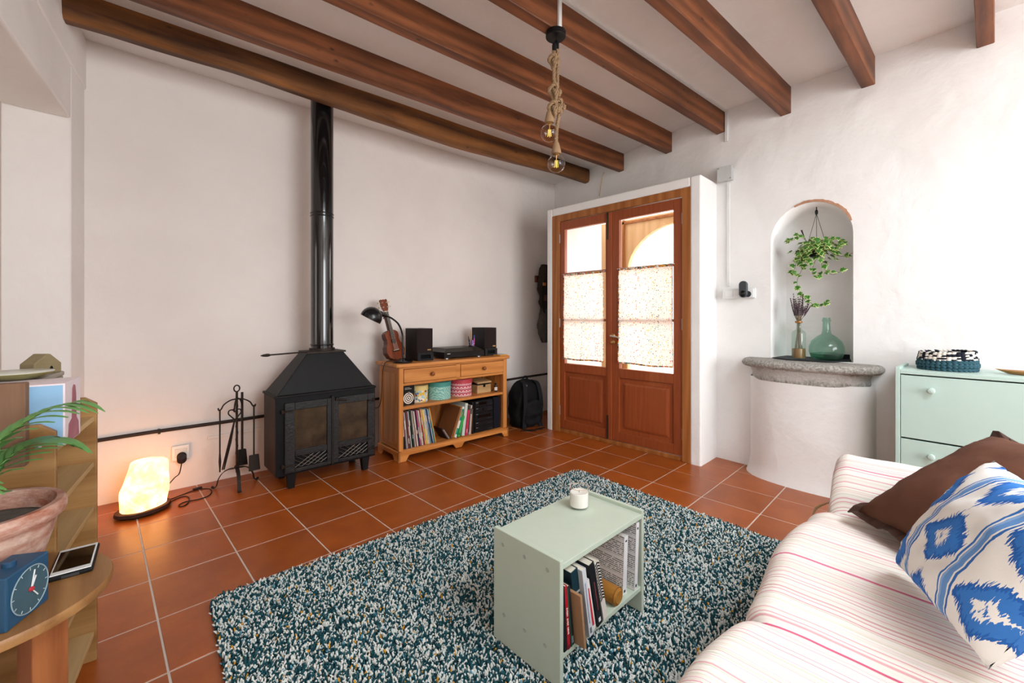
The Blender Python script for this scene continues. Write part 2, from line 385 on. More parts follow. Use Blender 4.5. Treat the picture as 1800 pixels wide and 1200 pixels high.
lt['label'] = 'weathered grey stone ledge with rounded lip below the arched niche'
ledge([(-.012, .702), (0, .704), (.004, .72), (.002, .755), (.012, .775), (.016, .795)], .345, .235, 'ledge_band', lt)

# door bump
bx1 = MB(); X0 = 3.35
for y0, y1, z0, z1 in ((2.825, 2.895, -.1, 2.268), (1.325, 1.408, -.1, 2.268), (1.408, 2.825, 2.19, 2.268)):
    dpt = .24 if z0 < 0 else .01
    bx1.prism([(X0, y0), (XR(y0) + dpt, y0), (XR(y1) + dpt, y1), (X0, y1)], z0, z1)
struct(bx1.build('wall_entry', PL_W, bevel=.012, seg=3))

# beams
beams = [((127, 53), (1026, 327), .10, 'dark bowed old log beam running closest to the stove wall', W_BEAM1),
         ((500, 97), (1088, 303), .07, 'brown ceiling beam second from the stove wall', W_BEAM), ((950, 173), (1170, 271), .07, 'brown ceiling beam third from the stove wall', W_BEAM),
         ((957, 60), (1259.5, 237), .07, 'brown ceiling beam that carries the rope pendant lamp', W_BEAM), ((1131, 0), (1371.5, 205), .07, 'brown ceiling beam above the niche', W_BEAM),
         ((1425, 0), (1514, 156), .07, 'brown ceiling beam ending above the green dresser', W_BEAM), ((1711, 0), (1716.5, 85.6), .068, 'brown ceiling beam farthest from the stove wall', W_BEAM)]
BEAM = []
for bi, (p0, p1, wd, lab, mt) in enumerate(beams):
    e = wallhit(*p1); zb = e.z; s = at(*p0, 'z', zb)
    sl = (e.y - s.y) / (e.x - s.x) if abs(e.x - s.x) > .3 else -.09
    sl = max(-.12, min(-.05, sl)) if bi else sl
    L0 = -.5; L1 = e.x + .015; BEAM.append((e, sl, zb))
    hgt = CZ - zb + .01; n = 26; m = MB()
    def bf(i, k):
        x = L0 + (L1 - L0) * i / (n - 1); y = (x - e.x) * sl
        dz = dy = 0
        if bi == 0:
            dz = .022 * math.sin(x * 1.9 + .6) + .012 * noise.noise((x * 1.5, k, 3)); dy = .012 * noise.noise((x * 2, k, 9))
        else:
            dz = .003 * noise.noise((x * 2, k, bi)); dy = .003 * noise.noise((x * 3, k * 2, bi + 5))
        c = .012 if bi == 0 else .004
        sec = [(0, hgt), (0, c), (-c, 0), (-wd + c, 0), (-wd, c), (-wd, hgt)]
        if bi == 0: sec = [(-.005, hgt), (.002, .06), (-.012, .008), (-.03, 0), (-wd + .02, 0), (-wd, .02), (-wd - .004, .09), (-wd + .01, hgt)]
        yy, zz = sec[k]; return (x, e.y + y + yy + dy, zb + zz + (dz if zz < hgt * .9 else 0))
    ns = 8 if bi == 0 else 6
    m.v = [bf(i, k) for i in range(n) for k in range(ns)]
    m.f = [(i * ns + k, (i + 1) * ns + k, (i + 1) * ns + (k + 1) % ns, i * ns + (k + 1) % ns) for i in range(n - 1) for k in range(ns)] + [tuple(range(ns)), tuple((n - 1) * ns + k for k in range(ns))]
    o = m.build('ceiling_beam', mt, ce, smooth=30); o['label'] = lab

# ------------------------------------------------------------------ double door
dr = struct(thing('door_1', 'red-brown varnished double door with glazed upper panes and pale wood frame', None))
DX = 3.352
fm = MB()
fm.b2((DX, 2.735, 0), (DX + .09, 2.83, 2.19)).b2((DX, 1.405, 0), (DX + .09, 1.475, 2.19)).b2((DX, 1.475, 2.125), (DX + .09, 2.735, 2.19)).b2((DX + .01, 1.475, 0), (DX + .09, 2.735, .035))
o = fm.build('door_frame', W_FRAME('z'), dr, bevel=.004)
PANE = glass('window_glass', '#ffffff')
def leaf(y0, y1, side):
    """y0 = hinge side seen from inside at high y or low y; stiles .085 wide"""
    lo, hi = min(y0, y1), max(y0, y1); x0, x1 = DX + .012, DX + .055; m = MB(); st = .058 if side == 'l' else .072
    g0, g1 = lo + (.075 if side == 'l' else .072), hi - st + (.0 if side == 'l' else .05 - .072 + .0)
    if side == 'r': g0, g1 = 1.551, 2.052
    else: g0, g1 = 2.195, 2.674
    m.b2((x0, lo, .04), (x1, g0, 2.118)).b2((x0, g1, .04), (x1, hi, 2.118))
    for z0, z1 in ((.04, .125), (.612, .695), (2.035, 2.118)): m.b2((x0, g0, z0), (x1, g1, z1))
    lf = m.build('door_leaf', W_DOOR('z'), dr, bevel=.004)
    for z in (1.13, 1.588): MB().b2((x0 + .004, g0, z - .012), (x1 - .004, g1, z + .012)).build('glazing_bar', W_DOOR('y'), lf, bevel=.004)
    # raised panel
    p = MB(); a, b, c_, d_ = g0 - .004, g1 + .004, .12, .617; i1, i2 = .045, .062
    def rg(i, x): return [(x, a + i, c_ + i), (x, b - i, c_ + i), (x, b - i, d_ - i), (x, a + i, d_ - i)]
    rr = [rg(0, x0 + .016), rg(i1, x0 + .016), rg(i1 + .004, x0 + .008), rg(i2 + .004, x0 + .004)]
    for q0, q1 in zip(rr, rr[1:]):
        for k in range(4): p.quad(q0[k], q0[(k + 1) % 4], q1[(k + 1) % 4], q1[k])
    p.quad(*rr[-1]); p.b2((x0 + .018, a, c_), (x1 - .008, b, d_)); p.build('panel', W_DOOR('z'), lf)
    for z0, z1 in ((.695, 1.118), (1.142, 1.576), (1.6, 2.035)): MB().b2((x0 + .02, g0, z0), (x0 + .024, g1, z1)).build('pane', PANE, lf)
    hy = hi + .003 if side == 'l' else lo - .003
    for z in (.22, 1.1, 1.95): MB().tube([(x0 - .004, hy, z - .045), (x0 - .004, hy, z + .045)], .006, 8).build('hinge', STEEL, lf)
    return lf, g0, g1
lfl, l0, l1 = leaf(2.152, 2.730, 'l'); lfr, r0, r1 = leaf(1.478, 2.148, 'r')
# cover strip, bolts, handle
MB().b2((DX + .004, 2.128, .04), (DX + .014, 2.172, 2.118)).build('cover_strip', W_DOOR('z'), lfr, bevel=.003)
for z0, z1 in ((1.87, 2.118), (.045, .26)):
    MB().b2((DX + .0005, 2.158, z0), (DX + .004, 2.178, z1)).build('flush_bolt', plain('#4a4238', .45, .7), lfl, bevel=.001)
hd = MB().lathe([(.0, -.002), (.019, 0), (.021, .004), (.014, .009), (.009, .014), (.009, .04), (.011, .046), (0, .048)], 16, (DX + .003, 2.105, .99), rot('Y', -90)).build('handle', BRASS, lfr, smooth=40)
MB().lathe([(0, 0), (.017, 0), (.018, .004), (.006, .008), (.004, .03), (.011, .034), (0, .036)], 14, (DX + .003, 2.105, .93), rot('Y', -90)).build('keyhole', BRASS, hd, smooth=40)
MB().tube([(DX - .04, 2.112, .99), (DX - .042, 2.09, .988), (DX - .042, 2.05, .982), (DX - .04, 2.018, .975)], [.008, .0085, .0075, .006], 10).build('lever', plain('#d9d4ca', .25, .5), hd, smooth=60)
# printed curtains
def curtain_mat():
    t = NT('printed_cotton'); v = t.coord(); cols = None
    c = lin('#fffaf2')
    col = t.mix(0.0, c, c)
    for sc, th, stops in ((58, .30, [(0, '#e2562e'), (.3, '#f0a020'), (.5, '#e88a3c'), (.66, '#58b7b9'), (.8, '#7c7068'), (.9, '#f2c53a')]), (97, .24, [(0, '#e9a63b'), (.4, '#5a5550'), (.7, '#7fc0c4'), (.85, '#d4432a')])):
        vo = t.add('ShaderNodeTexVoronoi'); vo.inputs['Scale'].default_value = sc; vo.inputs['Randomness'].default_value = .75; t.link(v, vo.inputs['Vector'])
        sp = t.add('ShaderNodeSeparateColor'); t.link(vo.outputs['Color'], sp.inputs[0])
        rc = t.ramp(sp.outputs[0], stops, 'CONSTANT'); m = t.math('LESS_THAN', vo.outputs['Distance'], th)
        m = t.math('MULTIPLY', m, t.math('GREATER_THAN', sp.outputs[1], .25)); col = t.mix(m, col, rc)
    tl = t.add('ShaderNodeBsdfTranslucent'); t.link(col, tl.inputs[0]); df = t.add('ShaderNodeBsdfDiffuse'); t.link(col, df.inputs[0])
    m = t.add('ShaderNodeMixShader'); m.inputs[0].default_value = .62; t.link(df.outputs[0], m.inputs[1]); t.link(tl.outputs[0], m.inputs[2]); t.link(m.outputs[0], t.out.inputs[0]); return t.m
def hem_mat():
    t = NT('printed_hem'); v = t.coord(); vo = t.add('ShaderNodeTexVoronoi'); vo.inputs['Scale'].default_value = 75; t.link(v, vo.inputs['Vector'])
    sp = t.add('ShaderNodeSeparateColor'); t.link(vo.outputs['Color'], sp.inputs[0])
    t.base(t.ramp(sp.outputs[0], [(0, '#c9502a'), (.2, '#e0a02a'), (.4, '#f0e6d4'), (.62, '#3f8f92'), (.75, '#4a3d36'), (.88, '#d98a3c')], 'CONSTANT')); return t.fin(.9)
CM, HM = curtain_mat(), hem_mat()
def curtain(y0, y1, z0, z1, lab, ph):
    t = thing('printed_curtain', lab, 'curtain', (DX + .002, (y0 + y1) / 2, z0)); w_, h_ = y1 - y0, z1 - z0
    f = lambda u, v: (-.003 + .0025 * math.sin(u * 9 + ph) * (1 - .5 * v), (u - .5) * w_ * (1 + .012 * math.sin(v * 4 + ph)), v * h_ + .004 * math.sin(u * 7 + ph) * (1 - v))
    MB().grid(24, 16, f).build('cloth', CM, t, smooth=80)
    hm = MB()
    for lo, hi, ax in ((0, .012, 'u'), (.982, 1, 'u'), (0, .016, 'v'), (.984, 1.004, 'v')):
        if ax == 'u': hm.grid(2, 14, lambda a, b: tuple(Vector(f(lo + (hi - lo) * a, b)) + Vector((-.0015, 0, 0))))
        else: hm.grid(20, 2, lambda a, b: tuple(Vector(f(a, lo + (hi - lo) * b)) + Vector((-.0015, 0, 0))))
    hm.build('hem', HM, t)
    MB().tube([(0, -w_ / 2 - .012, h_ + .003), (0, w_ / 2 + .012, h_ + .003)], .003, 6).build('rod', WHITE, t)
curtain(2.207, 2.678, .738, 1.582, 'flower-print cotton curtain on the door leaf beside the hanging backpacks', 0)
curtain(1.548, 2.055, .742, 1.588, 'flower-print cotton curtain on the door leaf with the handle', 2)

# ------------------------------------------------------------------ porch outside the door
ARX = 4.55
def arch_board():
    m = MB(); yl = at(1046, 450, 'x', ARX).y; yr = at(1260, 450, 'x', ARX).y
    A = at(1103, 465, 'x', ARX); B = at(1183, 382, 'x', ARX); zt = B.z + .16
    cy = A.y - .62; Rr = A.y - cy; zs = A.z - .1
    arc = [(cy + Rr * math.cos(a), zs + Rr * .83 * math.sin(a)) for a in [math.pi * k / 24 for k in range(25)]]
    poly_top = max(z for _, z in arc) + .12
    for (y0, z0), (y1, z1) in zip(arc, arc[1:]): m.hexa([(ARX, y0, z0), (ARX, y1, z1), (ARX + .06, y1, z1), (ARX + .06, y0, z0)], [(ARX, y0, poly_top), (ARX, y1, poly_top), (ARX + .06, y1, poly_top), (ARX + .06, y0, poly_top)])
    m.b2((ARX, A.y, -.05), (ARX + .06, yl, poly_top)); m.b2((ARX, cy - Rr - .3, -.05), (ARX + .06, cy - Rr, poly_top))
    t = thing('arched_gate', 'pale wooden arched doorway seen through the door glass', 'gate')
    m.build('arch_board', wood('#d9b98c', '#c9a272', 'z', 5, .6), t)
    ed = MB().b2((ARX - .03, A.y + .03, -.05), (ARX, A.y + .055, poly_top)).b2((ARX - .03, cy - Rr, poly_top - .05), (ARX, A.y + .055, poly_top - .025)); ed.build('moulding', W_FRAME('z'), t)
    MB().b2((ARX - .05, at(1046, 450, 'x', ARX).y, -.05), (ARX + .05, at(1036, 450, 'x', ARX).y, 2.7)).build('post', W_FRAME('z'), t)
arch_board()
struct(MB().b2((4.6, 3.7, -.1), (7.5, 3.9, 3.2)).b2((5.2, 3.55, -.1), (5.5, 3.9, 3.2)).build('wall_porch', plain('#f0dcd0', .9)))
struct(MB().b2((4.2, -.5, -.14), (8.5, 4.5, -.02)).build('floor_porch', plain('#c8a48c', .8)))

# ================================================================== STOVE
t = thing('wood_stove', 'black cast-iron wood stove with glass doors, pyramid hood and flue pipe', 'stove', (.847, 3.087, 0), R(-2))
SW, SD = .685, .31                                  # local: x right along the wall, y back
MB().b2((0, .006, .10), (SW, SD, .625)).build('body', plain('#3a2a24', .55, .2, '#241e1c', 9, .3, 40), t, bevel=.006)
MB().b2((-.008, -.006, .618), (SW + .008, SD + .006, .634)).build('top_rim', BLKM, t, bevel=.003)
MB().hexa([(.01, .005, .634), (SW - .01, .005, .634), (SW - .01, SD, .634), (.01, SD, .634)], [(.225, .085, .905), (.475, .085, .905), (.475, .265, .905), (.225, .265, .905)]).build('hood', plain('#0d0d0e', .5, 0, '#161413', 7, .15, 40, spec=.18), t, bevel=.004)
MB().b2((0, -.004, .10), (SW, .008, .618)).build('front_plate', plain('#101012', .6, .1), t, bevel=.002)
def sdoor(x0, x1, flip):
    d = MB(); z0, z1 = .118, .585; fy = -.028; ww = .05
    gx0, gx1, gz0, gz1 = x0 + (.062 if not flip else .04), x1 - (.03 if not flip else .055), .262, .535
    d.b2((x0, fy, z0), (gx0, -.004, z1)).b2((gx1, fy, z0), (x1, -.004, z1)).b2((gx0, fy, gz1), (gx1, -.004, z1)).b2((gx0, fy, .222), (gx1, -.004, gz0)).b2((gx0, fy, z0), (gx1, -.004, .142))
    o = d.build('stove_door', plain('#0c0c0d', .55, 0, '#141211', 40, .8, 55, (1, 1, 1), .5, 0, .006), t, bevel=.003)
    MB().b2((gx0, -.016, gz0), (gx1, -.012, gz1)).build('pane', SMOKE, o)
    g = MB()
    for k in range(6):
        xx = gx0 + (gx1 - gx0) * k / 5
        for s_ in (-1, 1):
            x2 = xx + s_ * .12
            a_, b_ = (xx, .145), (x2, .219)
            if x2 < gx0: f_ = (gx0 - xx) / (x2 - xx); b_ = (gx0, .145 + .074 * f_)
            if x2 > gx1: f_ = (gx1 - xx) / (x2 - xx); b_ = (gx1, .145 + .074 * f_)
            if abs(b_[0] - a_[0]) > .01: g.tube([(a_[0], -.018, a_[1]), (b_[0], -.018, b_[1])], .0022, 5)
    g.build('ash_grille', plain('#6a625a', .45, .8), o)
    hx = x0 - .012 if not flip else x1 - .012
    for z in (.168, .53):
        h = MB().tube([(hx, -.03, z - .008), (hx, -.03, z + .016)], .009, 8).tube([(hx, -.034, z), (hx + (.06 if not flip else -.04), -.034, z + .004)], .006, 6); h.build('hinge', IRON, o)
    return o
def smoke_mat():
    tt = NT('sooty_glass'); v = tt.coord(); n = tt.noise(v, 9, 5, .6); sp = tt.add('ShaderNodeSeparateXYZ'); tt.link(v, sp.inputs[0])
    c = tt.mix(tt.ramp(n, [(.35, (0, 0, 0, 1)), (.7, (1, 1, 1, 1))]), '#54422f', '#2c2119'); st = tt.noise(tt.coord((1, 1, .12)), 70, 3)
    lowf = tt.ramp(tt.math('ADD', sp.outputs[2], tt.math('MULTIPLY', st, .06)), [(.27, (1, 1, 1, 1)), (.33, (0, 0, 0, 1))])
    tt.base(tt.mix(lowf, c, '#2c1c12')); return tt.fin(.16, 0, .6)
SMOKE = smoke_mat()
sd1 = sdoor(.05, .352, False); sd2 = sdoor(.362, .672, True)
MB().b2((.35, -.034, .112), (.366, -.004, .60)).build('centre_bar', plain('#2b2725', .5, .3), t, bevel=.002)
MB().tube([(.385, -.028, .575), (.385, -.05, .575)], .012, 8).tube([(.385, -.05, .575), (.45, -.052, .562)], [.009, .006], 8).build('handle', IRON, t, smooth=50)
for k in range(4): MB().tube([(.604 + .014 * k, -.029, .238), (.609 + .014 * k, -.032, .25), (.608 + .014 * k, -.029, .258)], .0028, 6).build('raised_mark', plain('#3a3633', .4, .5), t, smooth=60)
for x, y in ((.07, .02), (SW - .10, .02), (.07, SD - .05), (SW - .10, SD - .05)):
    MB().hexa([(x + .012, y - .01, 0), (x + .05, y - .01, 0), (x + .05, y + .03, 0), (x + .012, y + .03, 0)], [(x, y - .016, .11), (x + .062, y - .016, .11), (x + .062, y + .036, .11), (x, y + .036, .11)]).build('leg', BLKM, t, bevel=.003)
px_, py_ = .355, .178
pp = MB().lathe([(.078, .905), (.078, 1.93), (.0785, CZ)], 40, (px_, py_, 0)).build('flue_pipe', plain('#0f1011', .13, .1, None, 4, 0, None, (1, 1, 1), .6, .4), t, smooth=40)
for z in (.955, 1.905, 1.925): MB().lathe([(.078, z - .006), (.0815, z - .003), (.0815, z + .003), (.078, z + .006)], 40, (px_, py_, 0), cap=False).build('pipe_ring', BLKG, pp, smooth=60)
MB().lathe([(.078, .93), (.088, .93), (.09, .905), (.078, .90)], 36, (px_, py_, 0), cap=False).b2((px_ - .135, py_ - .11, .90), (px_ + .135, py_ + .10, .912)).build('collar', IRON, t, smooth=40)
MB().tube([(px_ - .08, py_ - .1, .915), (px_ - .37, py_ - .1, .905)], .005, 8).tube([(px_ - .37, py_ - .1, .905), (px_ - .385, py_ - .1, .9045), (px_ - .41, py_ - .1, .9035), (px_ - .425, py_ - .1, .903)], [.008, .011, .008, .002], 10).tube([(px_ - .1, py_ - .1, .905), (px_ - .1, py_ - .1, .925)], .009, 8).build('damper_rod', IRON, t, smooth=40)

# ================================================================== FIRE TOOLS
t = thing('fire_tool_stand', 'black wrought-iron stand on three curled feet with a twisted central post', 'fireplace tools', (.69, 3.385, 0))
m = MB(); pts = [(0, 0, .10 + .55 * k / 40) for k in range(41)]
m.tube(pts, .007, 6)
for k in range(40):                                  # twist ridges
    a = k * .9; m.tube([(.0065 * math.cos(a), .0065 * math.sin(a), .10 + .013 * k), (.0065 * math.cos(a + .9), .0065 * math.sin(a + .9), .113 + .013 * k)], .0028, 5)
m.build('post', IRON, t, smooth=50)
MB().tube([(.017 * math.cos(a), 0, .672 + .022 * math.sin(a)) for a in [2 * math.pi * k / 16 for k in range(16)]], .0045, 6, closed=True).build('ring', IRON, t, smooth=50)
for a in (R(-95), R(150), R(20)):
    c, s_ = math.cos(a), math.sin(a)
    prof = [(-.012, .135), (.0, .142), (.01, .128), (.05, .122), (.085, .10), (.11, .06), (.122, .015), (.135, .004), (.15, .012)]
    mm = MB(); P = smoothpath([(c * r, s_ * r, z) for r, z in prof], 4); wv = Vector((-s_, c, 0)) * .011; n = len(P)
    for p in P: mm.v += [tuple(p - wv), tuple(p + wv), tuple(p + wv + Vector((0, 0, .006))), tuple(p - wv + Vector((0, 0, .006)))]
    for i in range(n - 1):
        for k in range(4): mm.f.append((i * 4 + k, i * 4 + (k + 1) % 4, i * 4 + 4 + (k + 1) % 4, i * 4 + 4 + k))
    mm.f += [(0, 1, 2, 3), tuple((n - 1) * 4 + k for k in range(4))]; mm.build('foot', IRON, t)
HK = []
for a in (R(188), R(250), R(-15), R(60)):
    c, s_ = math.cos(a), math.sin(a)
    prof = [(.0, .60), (.035, .598), (.075, .575), (.093, .545), (.105, .54), (.11, .556)]
    MB().tube(smoothpath([(c * r, s_ * r, z) for r, z in prof], 4), .0048, 6).build('hook_arm', IRON, t, smooth=50); HK.append((c * .1, s_ * .1))
# tools hang from the arms
base = Vector((.69, 3.385, 0))
o = thing('poker', 'thin wrought-iron poker with looped grip hanging on the fire tool stand', 'poker', base + Vector((HK[0][0], HK[0][1], 0)))
MB().tube([(0, 0, .545), (0, 0, .13)], .0045, 6).build('shaft', IRON, o, smooth=50); MB().tube([(0, 0, .25), (0, 0, .2), (0, 0, .13)], [.005, .008, .003], 6).build('tip', IRON, o)
o = thing('fire_tongs', 'wrought-iron tongs with heart-shaped grip hanging on the fire tool stand', 'tongs', base + Vector((HK[1][0] * .75, HK[1][1] * .75, 0)))
hp = [(0, .475), (.018, .50), (.03, .52), (.026, .54), (.01, .542), (0, .527), (-.01, .542), (-.026, .54), (-.03, .52), (-.018, .50)]
MB().tube(smoothpath([(x * 1.2, 0, z) for x, z in hp] + [(0, 0, .475)], 4), .0042, 6).build('heart_grip', IRON, o, smooth=50)
MB().tube([(.0, 0, .48), (-.03, .01, .33), (-.065, .03, .15)], [.004, .006, .004], 6).tube([(.0, 0, .48), (-.022, .01, .33), (-.055, .03, .15)], [.004, .006, .004], 6).build('jaws', IRON, o, smooth=50)
o = thing('fire_shovel', 'wrought-iron ash shovel hanging beside the stove', 'shovel', base + Vector((HK[2][0], HK[2][1], 0)))
MB().tube([(0, 0, .55), (0, 0, .2)], .005, 6).build('shaft', IRON, o, smooth=50)
MB().hexa([(-.035, -.02, .1), (.035, -.02, .1), (.035, -.012, .1), (-.035, -.012, .1)], [(-.03, -.004, .205), (.03, -.004, .205), (.03, .004, .205), (-.03, .004, .205)]).build('blade', IRON, o, bevel=.002)
o = thing('hearth_brush', 'iron hearth brush with dark bristles on the fire tool stand', 'brush', base + Vector((HK[3][0], HK[3][1], 0)))
MB().tube([(0, 0, .63), (0, 0, .22)], .008, 8).build('handle', IRON, o, smooth=50); MB().hexa([(-.03, -.022, .12), (.03, -.022, .12), (.03, .022, .12), (-.03, .022, .12)], [(-.022, -.015, .225), (.022, -.015, .225), (.022, .015, .225), (-.022, .015, .225)]).build('bristles', plain('#181512', .9, 0, '#2a231c', 120, .8, 150), o)

# ================================================================== SALT LAMP, SOCKET, CABLES, WALL PIPE
def salt_mat():
    tt = NT('glowing_salt'); v = tt.coord(); n = tt.noise(v, 11, 5, .6, .4); em = tt.add('ShaderNodeEmission')
    c = tt.ramp(n, [(.3, (1.0, .37, .10, 1)), (.5, (1.0, .44, .15, 1)), (.7, (1.0, .52, .23, 1))]); tt.link(c, em.inputs[0])
    tt.link(tt.math('MULTIPLY_ADD', n, 6.0, .5), em.inputs[1]); tt.link(em.outputs[0], tt.out.inputs[0]); return tt.m
SALT = t = thing('salt_lamp', 'glowing orange rock salt lamp on a dark wooden base on the floor', 'lamp', (.205, 3.345, 0), R(20))
def salt(u, v):
    a = 2 * math.pi * u; q = min(1, v / .8); cap = max(0, (v - .8) / .2)
    r = (.108 - .012 * q) * (1 + .10 * noise.noise((math.cos(a) * 1.4, math.sin(a) * 1.4, v * 1.5 + 4)) + .03 * noise.noise((math.cos(a) * 5, math.sin(a) * 5, v * 6)))
    r *= (1 - cap) ** .45 if cap else 1 - .12 * max(0, .25 - v) / .25
    z = .25 * q ** .9 + .028 * cap ** .6
    lean = 1 - .5 * max(0, z - .11) / .17 * max(0, math.cos(a - R(170)))       # slanted shoulder
    return (r * 1.12 * math.cos(a) * lean + .012 * q, r * .92 * math.sin(a), .032 + z)
MB().grid(40, 26, salt, wrapu=True).build('salt_rock', salt_mat(), t, smooth=35)
def sbase(u, v):
    a = 2 * math.pi * u; r = 1 + .07 * noise.noise((math.cos(a) * 3, math.sin(a) * 3, 0)); rr = {0: .0, 1: .112, 2: .128, 3: .125, 4: 0}[int(round(v * 4))]; z = {0: 0, 1: 0, 2: .012, 3: .03, 4: .031}[int(round(v * 4))]
    return (rr * r * 1.05 * math.cos(a), rr * r * .82 * math.sin(a), z)
MB().grid(40, 5, sbase, wrapu=True).build('wooden_base', plain('#2e1a14', .7, 0, '#4a2a1e', 30, .6, 40), t, smooth=50)
# wall sockets
def wl(u, v, off=.012): p = at(u, v, 'y', 3.63); return Vector((p.x, YB(p.x) - off, p.z))
p = wl(316, 794)
t = thing('wall_socket', 'white double wall socket low on the wall above the salt lamp', 'socket', p, R(-2.3))
MB().b2((-.045, -.012, -.05), (.05, .012, .05)).build('plate', WHITE, t, bevel=.006, seg=3); MB().b2((-.03, -.016, -.03), (.035, -.011, .03)).build('insert', plain('#dcdad4', .4), t, bevel=.003)
q = wl(318, 800, .034)
t = None; PLG = []
st = [(.026 * math.cos(a), .026 * math.sin(a) + (.012 if math.sin(a) > 0 else -.012)) for a in [2 * math.pi * k / 24 for k in range(24)]]
plg = MB().prism([(x, z - .008) for x, z in st], -.008, .018, lambda a, b, h: (a, h, b)).build('power_plug', plain('#241310', .35), None, bevel=.004, smooth=40)
MB().lathe([(.0, .012), (.019, .012), (.021, .006), (.021, 0)], 20, (0, -.006, .003), rot('X', 90)).build('plug_dial', plain('#1a0d0a', .3), plg, smooth=40)
plg.location = q; plg.rotation_euler = (0, 0, R(-2.3)); adopt(plg, SALT); plg['label'] = 'dark oval plug in the wall socket'
fp = lambda u, v, z=.004: tuple(at(u, v, 'z', z))
q2 = Vector((q.x, q.y + .005, q.z - .045))
cb_ = MB().tube(smoothpath([tuple(q2), (q2.x - .015, q2.y - .02, q2.z - .06), (q2.x - .05, q2.y - .06, .10), (q2.x - .12, q2.y - .12, .03), (.33, 3.45, .006), fp(300, 877), fp(340, 862), fp(355, 859), fp(371, 860), fp(368, 870), fp(350, 877), fp(325, 882), fp(314, 888), fp(320, 890), fp(330, 884), fp(332, 875), fp(325, 872), fp(312, 876), fp(295, 884), (.30, 3.35, .006)], 6), .0032, 6)
cb_ = adopt(cb_.build('cable', plain('#1a0f0c', .5), None, smooth=60), SALT)
sw_ = MB().box(tuple(Vector(fp(347, 860)) + Vector((0, 0, .006))), (.052, .018, .016), Matrix.Rotation(R(12), 3, 'Z')).build('inline_switch', plain('#2a1612', .4), None, bevel=.004); adopt(sw_, SALT)
t = thing('wall_pipe', 'dark painted pipe running low along the stove wall', 'pipe')
pz = lambda x: .405 + .012 * x
MB().tube([(x, YB(x) - .014, pz(x) + .004 * noise.noise((x * 2, 0, 0))) for x in [-.04 + .1 * k for k in range(43)]], .012, 8).build('tube', plain('#2a201c', .5, .1, '#3b2d26', 15), t, smooth=60)
for x in (.3, 1.7, 3.05): MB().box((x, YB(x) - .014, pz(x)), (.012, .03, .03)).build('clip', plain('#2a201c', .5), t)
t = thing('surface_cable', 'thin white cable trunking between the low socket and the stove', 'trunking')
MB().hexa([(.56, YB(.5) - .012, .30), (.95, YB(.95) - .012, .315), (.95, YB(.95), .315), (.56, YB(.5), .30)], [(.56, YB(.5) - .012, .322), (.95, YB(.95) - .012, .337), (.95, YB(.95), .337), (.56, YB(.5), .322)]).build('duct', PL_S, t, bevel=.003)

# ================================================================== SIDEBOARD
SBX, SBY, SBR = 1.728, 3.045, R(-2.3)
SB = Matrix.Translation((SBX, SBY, 0)) @ Matrix.Rotation(SBR, 4, 'Z')
sbp = lambda x, y, z: SB @ Vector((x, y, z))
t = thing('pine_sideboard', 'honey pine sideboard with two drawers and open shelves against the wall', 'sideboard', (SBX, SBY, 0), SBR)
WX, DY = 1.147, .36
MB().prism([(-.03 + .03 * (1 - math.cos(R(a))), -.03 + .03 * (1 - math.sin(R(a)))) for a in (0, 30, 60, 90)] + [(WX + .02 - .02 * (1 - math.cos(R(a))), -.03 + .02 * (1 - math.sin(R(a)))) for a in (90, 45, 0)] + [(WX + .02, DY + .01), (-.03, DY + .01)], .755, .783).build('top', W_SB('x'), t, bevel=.006, seg=3)
for x0, x1 in ((0, .04), (WX - .045, WX)):
    MB().b2((x0, 0, .08), (x1, .04, .755)).build('post', W_SB('z'), t, bevel=.006)
    MB().b2((x0, DY - .04, .08), (x1, DY, .755)).build('post', W_SB('z'), t, bevel=.004)
    sp_ = MB().b2((x0 + .01, .04, .09), (x0 + .026, DY - .04, .75)).build('side_panel', W_SB('z'), t)
    for z0, z1 in ((.09, .135), (.70, .755)): MB().b2((x0 + .004, .04, z0), (x0 + .034, DY - .04, z1)).build('side_rail', W_SB('y'), sp_, bevel=.003)
MB().b2((.02, DY - .012, .08), (WX - .02, DY - .002, .755)).build('back_panel', wood('#a8682c', '#8a5020', 'z', 6, .6), t)
MB().b2((.04, .004, .604), (WX - .045, .03, .625)).b2((.04, .004, .738), (WX - .045, .03, .756)).b2((.553, .004, .604), (.597, .03, .756)).build('front_rail', W_SB('x'), t, bevel=.002)
MB().b2((.03, .02, .605), (WX - .03, DY - .02, .612)).build('drawer_floor', W_SB('x'), t)
for x0, x1 in ((.043, .550), (.600, WX - .048)):
    d = MB().b2((x0, -.002, .628), (x1, .016, .735)).build('drawer', W_SB('x'), t, bevel=.003)
    cx = (x0 + x1) / 2
    MB().lathe([(.009, 0), (.009, .012), (.017, .02), (.019, .028), (.014, .035), (0, .037)], 18, (cx, -.002, .684), rot('X', 90)).build('knob', wood('#9a5a2a', '#7a4018', 'y', 8, .4), d, smooth=40)
MB().b2((.035, .012, .408), (WX - .04, DY - .015, .432)).build('shelf', W_SB('x'), t, bevel=.003)
MB().b2((.035, .005, .062), (WX - .04, DY - .015, .085)).build('shelf', W_SB('x'), t, bevel=.002)
pl = [(-.012, 0), (.055, 0), (.085, .045), (.50, .045), (.515, .038), (.54, .005), (.60, .005), (.625, .038), (.64, .045), (WX - .075, .045), (WX - .045, 0), (WX + .012, 0), (WX + .012, .082), (-.012, .082)]
MB().prism(pl, -.012, .010, lambda a, b, h: (a, h, b)).build('plinth', W_SB('x'), t, bevel=.003)
for x in (-.012, WX - .008): MB().prism([(-.012, 0), (.06, 0), (.09, .045), (DY - .08, .045), (DY - .05, 0), (DY + .005, 0), (DY + .005, .082), (-.012, .082)], x, x + .02, lambda a, b, h: (h, a, b)).build('plinth_side', W_SB('y'), t, bevel=.003)

